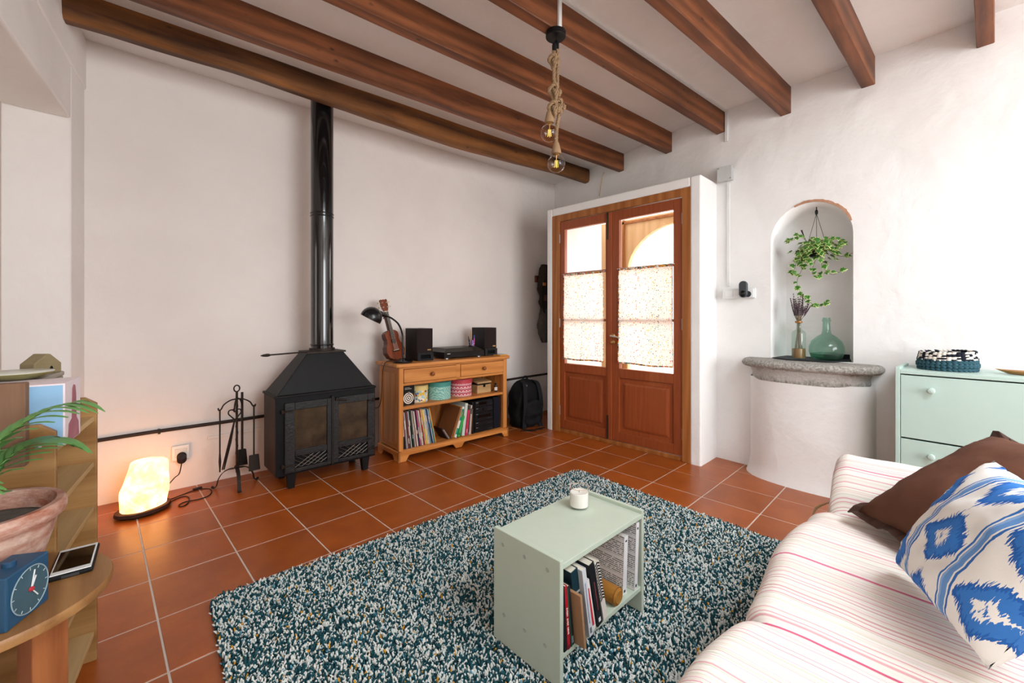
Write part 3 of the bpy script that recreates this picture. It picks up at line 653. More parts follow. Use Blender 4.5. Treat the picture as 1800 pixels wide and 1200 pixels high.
def onsb(name, label, cat, x, y, z, rz=0, group=None): return thing(name, label, cat, sbp(x, y, z), SBR + rz, group)
TOPZ = .783
# desk lamp
DLAMP = t = onsb('desk_lamp', 'black gooseneck desk lamp with domed metal shade on the sideboard', 'desk lamp', .085, .10, TOPZ)
MB().lathe([(.0, 0), (.078, 0), (.08, .004), (.08, .014), (.074, .018), (.045, .021), (.03, .03), (.014, .036), (.0, .036)], 32).build('base', BLKG, t, smooth=35)
MB().tube(smoothpath([(.0, .0, .03), (.0, .0, .15), (-.004, 0, .235), (-.04, -.005, .315), (-.10, -.015, .362), (-.155, -.025, .385)], 8), .0075, 10).build('gooseneck', BLKG, t, smooth=60)
hd_c = Vector((-.275, -.045, .40)); Md = Matrix.Rotation(R(-20), 3, 'Z') @ Matrix.Rotation(R(28), 3, 'Y')
MB().tube([(-.15, -.024, .383), (-.175, -.028, .392), (-.215, -.035, .404)], [.012, .018, .022], 12).build('neck_socket', BLKG, t, smooth=50)
pr = [(.082 * math.cos(a), .082 * math.sin(a) - .03) for a in [R(90 * k / 10) for k in range(10, -1, -1)]]
sh = MB().lathe([(.0005, pr[0][1])] + pr[1:] + [(.081, -.046), (.075, -.044)] + [(r * .95, z - .003) for r, z in reversed(pr[1:])] + [(.0005, .046)], 28, hd_c, Md, cap=False).build('shade', BLKG, t, smooth=50)
MB().lathe([(.0, -.02), (.07, -.036), (.0745, -.04)], 24, hd_c, Md, cap=False).build('grille', plain('#8a7d6c', .4, .6, '#4a4238', 60), sh, smooth=50)
MB().tube([(-.18, -.03, .374), (-.185, -.035, .362)], .004, 6).build('switch', BLKG, t)
co_ = MB().tube(smoothpath([sbp(.03, .15, .79), sbp(-.01, .17, .795), sbp(-.036, .18, .775), sbp(-.05, .19, .70), sbp(-.052, .20, .55), sbp(-.055, .22, .45), sbp(-.06, .28, .40), sbp(-.07, .50, .395)], 6), .003, 6).build('cord', BLK, None, smooth=60); adopt(co_, DLAMP)
# ukulele leaning on the wall
t = onsb('ukulele', 'small brown wooden ukulele leaning against the wall behind the desk lamp', 'ukulele', .115, .27, TOPZ + .006)
t.rotation_euler = (R(-13), R(-8), SBR + R(10))
def ukw(z):
    k = [(0, .0), (.012, .05), (.035, .078), (.08, .095), (.12, .088), (.155, .066), (.18, .06), (.21, .068), (.235, .066), (.258, .045), (.268, .0)]
    for (a, wa), (b, wb) in zip(k, k[1:]):
        if a <= z <= b: f = (z - a) / (b - a); f = f * f * (3 - 2 * f) if 0 < a < .25 else math.sin(f * math.pi / 2) if a == 0 else f; return wa + (wb - wa) * f
    return 0
zz = [.268 * k / 40 for k in range(41)]; pol = [(ukw(z), z) for z in zz] + [(-ukw(z), z) for z in reversed(zz[1:-1])]
ub = wood('#8a4324', '#6a2c16', 'z', 6, .3); ud = wood('#5a2818', '#401a10', 'z', 6, .3)
MB().prism(pol, -.026, .03, lambda a, b, h: (a, h, b)).build('body', ud, t, bevel=.004)
tp = MB().prism([(a * .985, b * .985 + .002) for a, b in pol], -.0285, -.026, lambda a, b, h: (a, h, b)).build('top_board', ub, t)
MB().lathe([(0, 0), (.024, 0), (.024, .0015), (0, .0015)], 24, (0, -.0285, .165), rot('X', 90)).build('sound_hole', plain('#120a07', .8), tp)
MB().b2((-.034, -.034, .072), (.034, -.0285, .086)).build('bridge', plain('#2a1a12', .5), t, bevel=.001)
MB().b2((-.028, -.038, .082), (.028, -.034, .086)).build('saddle', plain('#e8dcc0', .4), t)
MB().b2((-.0175, -.032, .262), (.0175, .0, .425)).build('neck', ud, t, bevel=.004)
MB().b2((-.0175, -.036, .19), (.0175, -.0305, .425)).build('fretboard', plain('#2d1b14', .5), t)
MB().b2((-.019, -.038, .424), (.019, -.03, .429)).build('nut', plain('#efe6d0', .4), t)
MB().prism([(-.019, .428), (.019, .428), (.034, .465), (.036, .53), (.025, .535), (.012, .528), (0, .535), (-.012, .528), (-.025, .535), (-.036, .53), (-.034, .465)], -.034, -.018, lambda a, b, h: (a, h, b)).build('headstock', ub, t, bevel=.002)
for sx in (-1, 1):
    for z in (.465, .505):
        MB().tube([(sx * .034, -.026, z), (sx * .05, -.026, z)], .003, 6).tube([(sx * .047, -.026, z), (sx * .058, -.026, z)], [.006, .009], 8).build('tuning_peg', plain('#e6d3b4', .4), t)
        MB().lathe([(.006, 0), (.006, .006), (0, .007)], 10, (sx * .02, -.034, z), rot('X', 90)).build('post', STEEL, t)
for k, x in enumerate((-.011, -.0037, .0037, .011)): MB().tube([(x * 1.6, -.0385, .085), (x, -.0388, .428)], .0009, 4).build('string', plain('#e9e4d8', .4), t)
# loudspeakers
def speaker(label, x, y, w_, d_, h_, rz):
    t = onsb('loudspeaker', label, 'speaker', x, y, TOPZ, rz, 'bookshelf speakers on the sideboard')
    MB().b2((0, .012, 0), (w_, d_, h_)).build('cabinet', plain('#151313', .45, 0, '#1c1918', 6), t, bevel=.004)
    gm = MB(); n = 9
    def gf(u, v): return (u * w_, .012 - .016 * (1 - (2 * u - 1) ** 2) ** .7, .075 + v * (h_ - .075) - (.018 * (1 - (2 * u - 1) ** 2) if v == 0 else 0))
    gm.grid(13, 2, gf); gm.build('grille', plain('#1f1616', .85, 0, '#2a1e1c', 200, .4, 300), t, smooth=60)
    bf_ = MB().b2((0, -.004, 0), (w_ * .2, .012, .07)).b2((w_ * .82, -.004, 0), (w_, .012, .07)).b2((w_ * .2, -.006, 0), (w_ * .82, .012, .018)).b2((w_ * .2, -.006, .05), (w_ * .82, .012, .07))
    bf_.build('port_panel', plain('#1c1c1e', .4), t, bevel=.003); MB().b2((w_ * .2, .010, .018), (w_ * .82, .0125, .05)).build('bass_port', plain('#050505', .9), t)
    MB().b2((w_ * .6, -.008, .088), (w_ * .82, -.004, .098)).build('badge', BRASS, t)
    return t
speaker('black bookshelf speaker standing beside the ukulele', .225, .105, .155, .215, .277, 0)
speaker('black bookshelf speaker standing beside the pen cup', .955, .10, .150, .215, .272, 0)
# turntable
t = onsb('turntable', 'black record player with closed smoked lid between the speakers', 'record player', .475, .075, TOPZ)
for x, y in ((.04, .03), (.40, .03), (.04, .25), (.40, .25)): MB().lathe([(.022, 0), (.022, .008), (.018, .012), (.0, .012)], 16, (x, y, 0)).build('foot', STEEL, t, smooth=40)
MB().b2((0, 0, .012), (.45, .28, .062)).build('plinth', plain('#1a1716', .4), t, bevel=.004)
MB().b2((-.001, -.003, .012), (.451, .002, .024)).build('front_trim', BLK, t)
SMK = glass('smoked_acrylic', '#5b5148', alpha=.35)
MB().hexa([(.004, .004, .062), (.446, .004, .062), (.446, .276, .062), (.004, .276, .062)], [(.05, .05, .092), (.40, .05, .092), (.40, .27, .092), (.05, .27, .092)]).build('dust_cover', SMK, t, bevel=.002)
MB().lathe([(0, .063), (.125, .063), (.127, .068), (0, .068)], 36, (.18, .14, 0)).build('platter', plain('#2a2624', .4), t, smooth=40)
MB().tube([(.37, .22, .075), (.36, .10, .075), (.31, .05, .075)], .004, 6).build('tone_arm', STEEL, t)
for k in range(3): MB().lathe([(.005, 0), (.005, .004), (0, .005)], 10, (.33 + .03 * k, 0, .042), rot('X', 90)).build('button', BLKG, t)
MB().b2((.03, -.001, .044), (.062, .001, .05)).build('badge', plain('#d8cfc0', .4), t)
# pen cup with pens
cp = sbp(.875, .20, TOPZ)
t = thing('pen_cup', 'small black pen cup behind the record player', 'cup', cp)
MB().lathe([(.028, 0), (.034, .004), (.038, .10), (.0355, .10), (.031, .006), (0, .006)], 20).build('cup', BLKG, t, smooth=40)
for nm2, lab, cl, (dx, dy, h, tx, ty), r in (('pen', 'black pen leaning out of the pen cup', '#16161a', (-.022, -.01, .19, -.035, 0), .004), ('pencil', 'ochre pencil standing tallest in the pen cup', '#b98527', (-.008, 0, .25, -.012, .0), .0038),
      ('pen', 'pink pen in the pen cup', '#d63a8c', (.004, -.012, .17, .012, 0), .005), ('pen', 'dark blue pen in the pen cup', '#2138a8', (.014, .004, .20, .014, .0), .005), ('marker', 'lilac marker in the pen cup', '#8a68c8', (-.006, -.016, .155, -.006, 0), .008), ('marker', 'navy marker in the pen cup', '#1b2c86', (-.02, .006, .16, -.016, 0), .007)):
    q0 = cp + Vector((dx * .5, dy * .5, .008)); q1 = cp + Vector((dx + tx, dy + ty, h)); q05 = q0.lerp(q1, .9)
    o = thing(nm2, lab, nm2, q0, 0, 'pens in the cup'); m = MB().tube([(0, 0, 0), tuple(q05 - q0), tuple(q1 - q0)], [r, r, r * .35 if nm2 == 'pencil' else r * .8], 8); m.build('barrel', plain(cl, .4), o, smooth=40)
    MB().tube([tuple((q05 - q0) * .75), tuple((q05 - q0) * .78)], r * 1.15, 8).build('ring', plain('#cfc8bc', .4), o)
t = onsb('tablet', 'tablet with a yellow-orange cover lying on the sideboard corner', 'tablet', 1.06, .03, TOPZ, R(3))
MB().b2((-.005, -.03, 0), (.10, .12, .009)).build('cover', plain('#e8a21e', .5), t, bevel=.003); MB().b2((0, -.02, .009), (.095, .115, .012)).build('screen', plain('#8a8f96', .2), t)

# middle shelf
MZ = .432
t = onsb('gift_box', 'small black carton with white spirals on the sideboard shelf', 'box', .052, .06, MZ)
MB().b2((0, 0, 0), (.118, .10, .162)).build('carton', plain('#15130f', .5), t, bevel=.002)
def spiral_mat():
    tt = NT('spiral_print'); v = tt.coord(); sp = tt.add('ShaderNodeSeparateXYZ'); tt.link(v, sp.inputs[0])
    dx = tt.math('SUBTRACT', sp.outputs[0], .062); dz = tt.math('SUBTRACT', sp.outputs[2], .058)
    r = tt.math('SQRT', tt.math('ADD', tt.math('MULTIPLY', dx, dx), tt.math('MULTIPLY', dz, dz))); f = tt.math('FRACT', tt.math('MULTIPLY', r, 66)); g = tt.math('GREATER_THAN', f, .45)
    tt.base(tt.mix(g, '#1a120d', '#f3e6d6')); return tt.fin(.5)
st_ = MB().lathe([(0, 0), (.052, 0), (.052, .002), (0, .002)], 36, (.062, -.002, .058), rot('X', 90)).build('spiral_print', spiral_mat(), t)
MB().b2((.03, -.001, .132), (.09, .0, .136)).b2((.03, -.001, .143), (.075, .0, .1455)).build('lettering', plain('#c9c2b8', .5), t)
MB().lathe([(.006, 0), (.009, .004), (.006, .008)], 10, (.062, -.004, .105), rot('X', 90)).build('clasp', STEEL, t)
def pattern_mat(kind):
    tt = NT('box_print_' + kind); v = tt.coord()
    if kind == 'confetti':
        vo = tt.add('ShaderNodeTexVoronoi'); vo.inputs['Scale'].default_value = 62; tt.link(v, vo.inputs['Vector']); sp = tt.add('ShaderNodeSeparateColor'); tt.link(vo.outputs['Color'], sp.inputs[0])
        tt.base(tt.ramp(sp.outputs[0], [(0, '#e6b93c'), (.28, '#f2e6cf'), (.5, '#a9c9cf'), (.68, '#8c2f3f'), (.8, '#f3d776'), (.92, '#5a87a6')], 'CONSTANT'))
    elif kind == 'veins':
        wv = tt.add('ShaderNodeTexWave', wave_type='BANDS', bands_direction='DIAGONAL'); wv.inputs['Scale'].default_value = 24; wv.inputs['Distortion'].default_value = 9; wv.inputs['Detail'].default_value = 2; tt.link(v, wv.inputs['Vector'])
        tt.base(tt.mix(tt.ramp(wv.outputs['Fac'], [(.3, (0, 0, 0, 1)), (.7, (1, 1, 1, 1))]), '#6fb5a9', '#a9d2c4'))
    else:   # scallops: angle around axis and height
        sp = tt.add('ShaderNodeSeparateXYZ'); tt.link(v, sp.inputs[0]); an = tt.math('ARCTAN2', sp.outputs[1], sp.outputs[0])
        row = tt.math('MULTIPLY', sp.outputs[2], 30); ri = tt.math('FLOOR', row); rf = tt.math('FRACT', row)
        cx = tt.math('FRACT', tt.math('ADD', tt.math('MULTIPLY', an, 3.1), tt.math('MULTIPLY', ri, .5))); dx = tt.math('SUBTRACT', cx, .5)
        rr = tt.math('SQRT', tt.math('ADD', tt.math('MULTIPLY', dx, dx), tt.math('MULTIPLY', rf, tt.math('MULTIPLY', rf, .45))))
        tt.base(tt.ramp(rr, [(0, '#f0d9c8'), (.12, '#3a3540'), (.2, '#e79ab0'), (.32, '#f3e2cf'), (.42, '#d04a5e'), (.6, '#3b3440'), (.66, '#d8607a')], 'CONSTANT'))
    return tt.fin(.6)
def hatbox(label, x, y, r, h, lid, mat):
    t = onsb('round_box', label, 'box', x, y, MZ, 0, 'round cardboard boxes')
    MB().lathe([(0, 0), (r, 0), (r, h - .02), (0, h - .02)], 40).build('body', mat, t, smooth=40)
    MB().lathe([(r + .004, h - .042), (r + .004, h - .002), (r, h), (0, h)], 40, cap=False).build('lid', plain(lid, .6), t, smooth=40)
hatbox('round box with yellow lid and confetti print on the shelf', .27, .165, .078, .142, '#e8cf86', pattern_mat('confetti'))
hatbox('round turquoise box with leaf-vein print on the shelf', .475, .165, .105, .155, '#4e9d92', pattern_mat('veins'))
hatbox('round box with red lid and scallop print on the shelf', .71, .165, .105, .158, '#c9434f', pattern_mat('scallop'))
t = onsb('wooden_box', 'small pine box with half-open lid on the shelf', 'box', .86, .10, MZ)
MB().b2((0, 0, 0), (.165, .11, .075)).build('body', W_OAK2('x'), t, bevel=.002); MB().b2((.01, .01, .07), (.155, .10, .088)).build('contents', plain('#1b1512', .8, 0, '#3a2a20', 60, .8, 60), t)
MB().box((.0825, .05, .108), (.168, .115, .016), rot('X', 10)).build('lid', W_OAK2('x'), t, bevel=.002); MB().b2((.07, -.004, .055), (.095, 0, .095)).build('clasp', plain('#2a241e', .4, .7), t)
t = onsb('small_bottle', 'tiny dark dropper bottle with white label on the shelf', 'bottle', 1.062, .07, MZ)
MB().lathe([(0, 0), (.015, 0), (.016, .003), (.016, .05), (.009, .06), (.009, .065)], 18).build('bottle', plain('#1a1210', .2), t, smooth=40); MB().lathe([(.010, .063), (.010, .083), (0, .084)], 14).build('cap', BLK, t, smooth=40)
MB().lathe([(.0163, .012), (.0163, .044)], 18, cap=False).build('label', plain('#e6e2da', .6), t)

# lower shelf: records, books, hi-fi
LZ = .0855
rc = ['#1b1c20', '#9a8f96', '#b9a9a0', '#7c3a34', '#3c3f63', '#c9beb0', '#1f4a42', '#2c3a30', '#b3a698', '#8a2f2c', '#e0d6c8', '#26303c', '#b92f6c', '#9c928a', '#d2c8ba', '#6b5a4c', '#c8452e', '#d8c28a', '#e9c64a', '#ded4c4', '#d5ccbe', '#4a7ea0', '#9a9890', '#2f5f8a', '#e6dcd0', '#1f8a80', '#e89420']
cn = {'#1b1c20': 'black', '#9a8f96': 'mauve-grey', '#b9a9a0': 'beige', '#7c3a34': 'maroon', '#3c3f63': 'indigo', '#c9beb0': 'cream', '#1f4a42': 'dark green', '#2c3a30': 'bottle-green', '#b3a698': 'taupe', '#8a2f2c': 'brick-red', '#e0d6c8': 'off-white', '#26303c': 'slate', '#b92f6c': 'magenta', '#9c928a': 'grey', '#d2c8ba': 'ivory', '#6b5a4c': 'brown', '#c8452e': 'orange-red', '#d8c28a': 'straw', '#e9c64a': 'yellow', '#ded4c4': 'pale', '#d5ccbe': 'sand', '#4a7ea0': 'blue', '#9a9890': 'stone-grey', '#2f5f8a': 'navy', '#e6dcd0': 'white', '#1f8a80': 'teal', '#e89420': 'orange'}
x = .062
for k, c in enumerate(rc):
    th = random.uniform(.0075, .0135); ang = R(-5 - 7 * (k / len(rc)) + random.uniform(-.5, .5)); hh = .302 + random.uniform(-.006, .004); dp = .30
    t = onsb('record_sleeve', 'vinyl record sleeve with a %s spine in the sideboard row' % cn[c], 'record', x, .022 + random.uniform(0, .018), LZ + .0005, 0, 'records on the lower shelf')
    t.rotation_euler = (0, ang, SBR)
    z0 = th * math.sin(abs(ang))
    MB().b2((0, 0, 0), (th * .86, dp, hh)).build('sleeve', plain(c, .55, 0, None, 60), t)
    c3 = random.choice(rc); zz1 = random.uniform(.03, .2)
    MB().b2((.0008, -.0006, zz1), (th * .86 - .0008, 0, zz1 + random.uniform(.03, .10))).build('spine_print', plain(c3, .55, 0, '#e8e0d0', 150), t)
    x += th + .0012
def lbook(name, lab, cat, x, y, w_, d_, h_, ang, c, extra=None):
    t = onsb(name, lab, cat, x, y, LZ + .0005, 0); t.rotation_euler = (0, R(ang), SBR)
    if ang > 0: t.location = sbp(x, y, LZ + .0005 + w_ * math.sin(R(ang)))
    MB().b2((0, .002, 0), (w_, d_, h_)).build('cover', plain(c, .5), t, bevel=.001)
    if extra:
        for (a0, a1, b0, b1, c2) in extra: MB().b2((a0 * w_, .0008, b0 * h_), (a1 * w_, .002, b1 * h_)).build('spine_print', plain(c2, .5), t)
    return t
lbook('notebook', 'small dark notebooks tilted against the record row', 'notebook', .478, .03, .010, .14, .115, -32, '#231c1c', [(.1, .9, .1, .9, '#5a3a40')])
lbook('notebook', 'slim grey notebook tilted between records and cardboard', 'notebook', .492, .03, .012, .14, .105, -34, '#8d857c')
lbook('cardboard_sheet', 'plain brown cardboard folder leaning towards the books', 'folder', .515, .03, .012, .24, .275, 22, '#8a5a34', [(0, 1, .97, 1, '#c9985e')])
lbook('magazine', 'thin orange-edged magazine leaning behind the green book', 'magazine', .532, .025, .006, .22, .28, 21, '#d98a2c')
lbook('book', 'white book with green title leaning on the lower shelf', 'book', .545, .02, .022, .21, .275, 19, '#e6e8e2', [(.05, .95, .55, .93, '#1e9e84'), (.05, .95, .1, .3, '#1f9a80'), (.2, .8, .66, .86, '#d6c84a')])
lbook('book', 'short bright green book leaning on the lower shelf', 'book', .578, .02, .024, .18, .185, 18, '#2fae4e', [(.1, .9, .1, .2, '#1f7a3a')])
lbook('book', 'tall pale mint book leaning beside the crimson book', 'book', .628, .025, .030, .24, .29, 8, '#cfdccf')
lbook('book', 'crimson book leaning in the lower shelf row', 'book', .664, .02, .024, .2, .225, 7, '#cc2f55', [(.3, .7, .1, .25, '#e6a0b0')])
lbook('magazine', 'grey printed magazine beside the crimson book', 'magazine', .692, .02, .012, .22, .26, 6, '#8a8078', [(.1, .9, .1, .9, '#4a4440')])
lbook('magazine', 'white magazine leaning beside the hi-fi', 'magazine', .708, .02, .011, .22, .265, 5, '#ded8d0', [(.1, .9, .7, .9, '#3a3836')])
lbook('magazine', 'brown spined magazine leaning beside the hi-fi', 'magazine', .722, .02, .009, .22, .23, 4.5, '#a87c58')
lbook('record_album', 'black album standing upright next to the hi-fi stack', 'record', .742, .02, .018, .28, .292, 0, '#1a1718')
t = onsb('hifi_stack', 'black mini hi-fi stack with display and knobs on the lower shelf', 'stereo', .775, .03, LZ)
MB().b2((0, .004, 0), (.215, .27, .292)).build('case', plain('#101012', .5), t, bevel=.003)
for z0, z1 in ((.006, .056), (.06, .10), (.104, .18), (.184, .232), (.236, .288)):
    u_ = MB().b2((.004, -.006, z0), (.211, .005, z1)).build('unit_front', plain('#1b1b1e', .35), t, bevel=.002)
    if z0 == .236: MB().b2((.045, -.008, z0 + .018), (.135, -.006, z1 - .010)).build('display', plain('#050608', .1), u_)
    if z0 == .184: MB().lathe([(.014, 0), (.013, .010), (0, .011)], 18, (.10, -.006, z0 + .026), rot('X', 90)).build('volume_knob', BLKG, u_, smooth=40)
    if z0 == .104: MB().b2((.03, -.008, z0 + .03), (.185, -.006, z0 + .055)).build('cassette_door', plain('#08080a', .12), u_)
    MB().b2((.012, -.0068, z1 - .012), (.035, -.006, z1 - .008)).build('print', plain('#a8a49c', .5), u_)
    for k in range(5):
        xx = .15 + .012 * k; MB().b2((xx, -.009, z0 + .012), (xx + .008, -.006, z0 + .017)).build('button', plain('#3a3a3d', .4), u_)
t = onsb('tall_speaker', 'narrow black speaker at the right end of the lower shelf', 'speaker', 1.003, .03, LZ)
MB().b2((0, .01, 0), (.088, .25, .30)).build('cabinet', plain('#0c0c10', .5), t, bevel=.003); MB().b2((.003, 0, .004), (.085, .011, .296)).build('grille', plain('#11121a', .9, 0, '#191a24', 250, .4, 300), t, bevel=.004)

# ================================================================== BACKPACKS
t = thing('black_backpack', 'large black backpack standing on the floor beside the door', 'backpack', (3.27, 3.16, 0), R(-8))
def pack(u, v, W, D, Hh, seed):
    a = 2 * math.pi * u; ca, sa = math.cos(a), math.sin(a); e = .62
    x = W * math.copysign(abs(ca) ** e, ca); y = D * math.copysign(abs(sa) ** e, sa)
    k = min(1, .86 + .35 * v) * (1 if v < .62 else math.sqrt(max(0, 1 - ((v - .62) / .385) ** 2.3)))
    if v < .04: k *= .8 + 5 * v
    n_ = .025 * noise.noise((ca * 1.5, sa * 1.5, v * 4 + seed)) + .008 * noise.noise((ca * 5, sa * 5, v * 12 + seed))
    return ((x * k) + n_ * ca, (y * k) + n_ * sa - .03 * v, v * Hh)
BP = plain('#0b0b0d', .8, 0, '#131316', 60, .4, 200)
MB().grid(40, 24, lambda u, v: pack(u, v, .165, .12, .50, 3), wrapu=True).build('body', BP, t, smooth=60)
MB().grid(36, 18, lambda u, v: tuple(Vector(pack(u, v, .13, .05, .27, 8)) + Vector((.01, -.115, .03))), wrapu=True).build('front_pocket', plain('#0d0d10', .75, 0, '#17171a', 60, .4, 200), t, smooth=60)
for sx in (-1, 1):
    P = smoothpath([(sx * .06, -.05, .49), (sx * .085, -.13, .47), (sx * .10, -.165, .36), (sx * .105, -.175, .22), (sx * .10, -.15, .08), (sx * .11, -.17, .012)], 5); m = MB()
    for p in P: m.v += [tuple(p + Vector((-.024, 0, 0))), tuple(p + Vector((.024, 0, 0))), tuple(p + Vector((.024, .012, 0))), tuple(p + Vector((-.024, .012, 0)))]
    for i in range(len(P) - 1):
        for k in range(4): m.f.append((i * 4 + k, i * 4 + (k + 1) % 4, i * 4 + 4 + (k + 1) % 4, i * 4 + 4 + k))
    m.f += [(0, 1, 2, 3), tuple(len(P) * 4 - 4 + k for k in range(4))]; m.build('strap', plain('#161619', .85, 0, '#202024', 80, .3, 200), t, smooth=50)
MB().tube(smoothpath([(-.03, -.03, .49), (-.02, -.035, .525), (.02, -.035, .525), (.03, -.03, .49)], 5), .008, 8).build('grab_handle', BP, t, smooth=60)
MB().b2((-.075, -.14, .44), (-.06, -.135, .455)).build('tag', plain('#cfd3d6', .5), t)
for dx, ln in ((-.10, .16), (.06, .12), (-.03, .2)): MB().box((dx, -.21, .004), (ln, .014, .004), Matrix.Rotation(R(-14 + dx * 200), 3, 'Z')).build('loose_strap', BP, t)
t = thing('black_folder', 'black portfolio case standing between sideboard and backpack', 'case', (2.99, 3.30, 0), R(-10))
MB().b2((0, 0, .0), (.06, .22, .42)).build('case', plain('#141416', .6), t, bevel=.01, seg=3); MB().tube(smoothpath([(.01, -.004, .36), (.03, -.03, .25), (.03, -.03, .14), (.012, -.004, .05)], 5), .006, 6).build('strap', plain('#2a2a2d', .5), t, smooth=60)
MB().b2((.006, -.003, .05), (.02, 0, .15)).build('reflector', plain('#8aa4b0', .3), t)
# bags hanging in the corner
MB_h = thing('coat_rail', 'brown wooden coat rail in the corner behind the door', 'coat rail', (3.86, YB(3.9) - .03, 1.62))
MB().b2((-.06, 0, -.04), (.3, .03, .04)).build('board', wood('#6a3a22', '#4a2614', 'x', 6, .5), MB_h, bevel=.004); MB().tube([(0, 0, -.01), (0, -.05, -.01), (0, -.06, .02)], .006, 6).build('peg', IRON, MB_h)
def hangbag(name, lab, x, z0, Hh, W, D, c1, c2, seed):
    t = thing(name, lab, 'bag', (x, YB(x) - .10, z0))
    def f(u, v):
        a = 2 * math.pi * u; ca, sa = math.cos(a), math.sin(a); k = math.sin(math.pi * (.12 + .8 * (1 - v)) ** 1.1) ** .55
        nn = .03 * noise.noise((ca * 2, sa * 2, v * 5 + seed)) + .01 * noise.noise((ca * 6, sa * 6, v * 14 + seed))
        return (W * ca * k + nn * ca, D * sa * k + nn * sa, v * Hh)
    m = MB().grid(32, 26, f, wrapu=True); m.build('body', plain(c1, .85, 0, c2, 14, .4, 120), t, smooth=60); return t
t = hangbag('hanging_rucksack', 'dark brown rucksack hanging on the rail behind the door', 3.90, 1.23, .56, .135, .06, '#2a231f', '#3d2f28', 2)
MB().tube(smoothpath([(-.10, -.05, .36), (-.13, -.06, .2), (-.12, -.05, .05), (-.06, -.04, -.03)], 6), .012, 8).build('strap', plain('#1d1916', .8), t, smooth=60)
MB().tube(smoothpath([(-.03, -.06, .50), (-.06, -.075, .3), (-.03, -.07, .1)], 6), .016, 8).build('strap', plain('#231d19', .8), t, smooth=60)
MB().b2((-.13, -.075, .30), (-.09, -.06, .335)).build('leather_tag', plain('#b5652a', .6), t); MB().b2((-.12, -.07, .12), (.12, -.055, .19)).build('leather_panel', plain('#5a2f1c', .6), t, bevel=.01)
t = hangbag('cloth_pouch', 'grey olive drawstring pouch hanging below the rucksack', 3.89, .85, .44, .115, .055, '#3d3832', '#5a544a', 5)
for k in range(3): MB().tube(smoothpath([(-.06 + .05 * k, -.045, .40), (-.07 + .06 * k, -.06, .25), (-.05 + .05 * k, -.055, .10)], 5), .006, 6).build('fold', plain('#4a443c', .9), t, smooth=60)
MB().tube([(0, 0, .40), (0, .01, .5)], .006, 6).build('drawstring', plain('#2a2520', .8), t)

# ================================================================== RUG
t = thing('shaggy_rug', 'thick pile rug flecked teal, white and ochre on the tiled floor', 'rug', (1.40, 1.19, 0), R(-4))
RWX, RWY = 2.26, 1.66
rp = []
for cx, cy, a0 in ((RWX / 2 - .06, RWY / 2 - .06, 0), (-RWX / 2 + .06, RWY / 2 - .06, 90), (-RWX / 2 + .06, -RWY / 2 + .06, 180), (RWX / 2 - .06, -RWY / 2 + .06, 270)):
    rp += [(cx + .05 * math.cos(R(a0 + k * 22.5)), cy + .05 * math.sin(R(a0 + k * 22.5))) for k in range(5)]
MB().prism(rp, .0005, .010).build('backing', plain('#1c3a3c', .95), t)
rng = np.random.default_rng(5)
sp = .0071
gx, gy = np.meshgrid(np.arange(-RWX / 2, RWX / 2, sp), np.arange(-RWY / 2, RWY / 2, sp)); gx = gx.ravel() + rng.uniform(-.0035, .0035, gx.size); gy = gy.ravel() + rng.uniform(-.0035, .0035, gy.size)
inr = np.hypot(np.maximum(np.abs(gx) - (RWX / 2 - .06), 0), np.maximum(np.abs(gy) - (RWY / 2 - .06), 0)) < .06
gx, gy = gx[inr], gy[inr]; N = gx.size
hh = rng.uniform(.016, .026, N); rr_ = rng.uniform(.0031, .0046, N); an = rng.uniform(0, 2 * np.pi, N); ln = rng.uniform(.002, .012, N)
tx, ty = np.cos(an) * ln, np.sin(an) * ln
base_a = np.arange(4) * np.pi / 2
V = np.zeros((N, 13, 3), np.float32)
for k in range(4):
    ca, sa = np.cos(base_a[k] + an), np.sin(base_a[k] + an)
    V[:, k] = np.c_[gx + ca * rr_ * .8, gy + sa * rr_ * .8, np.full(N, .006)]
    V[:, 4 + k] = np.c_[gx + tx * .5 + ca * rr_ * 1.1, gy + ty * .5 + sa * rr_ * 1.1, hh * .65]
    V[:, 8 + k] = np.c_[gx + tx + ca * rr_ * .7, gy + ty + sa * rr_ * .7, hh * .95]
V[:, 12] = np.c_[gx + tx * 1.1, gy + ty * 1.1, hh]
fq = [(a + k, a + (k + 1) % 4, a + 4 + (k + 1) % 4, a + 4 + k) for a in (0, 4) for k in range(4)]; ft = [(8 + k, 8 + (k + 1) % 4, 12) for k in range(4)]
off = (np.arange(N) * 13)[:, None, None]
Q = (np.array(fq)[None] + off).reshape(-1, 4); T3 = (np.array(ft)[None] + off).reshape(-1, 3)
me = bpy.data.meshes.new('pile'); me.vertices.add(N * 13); me.vertices.foreach_set('co', V.reshape(-1))
loops = np.concatenate([Q.ravel(), T3.ravel()]); me.loops.add(loops.size); me.loops.foreach_set('vertex_index', loops.astype(np.int32))
ls = np.concatenate([np.arange(Q.shape[0]) * 4, Q.size + np.arange(T3.shape[0]) * 3]).astype(np.int32); me.polygons.add(ls.size); me.polygons.foreach_set('loop_start', ls)
me.update(calc_edges=True); me.polygons.foreach_set('use_smooth', np.ones(ls.size, bool))
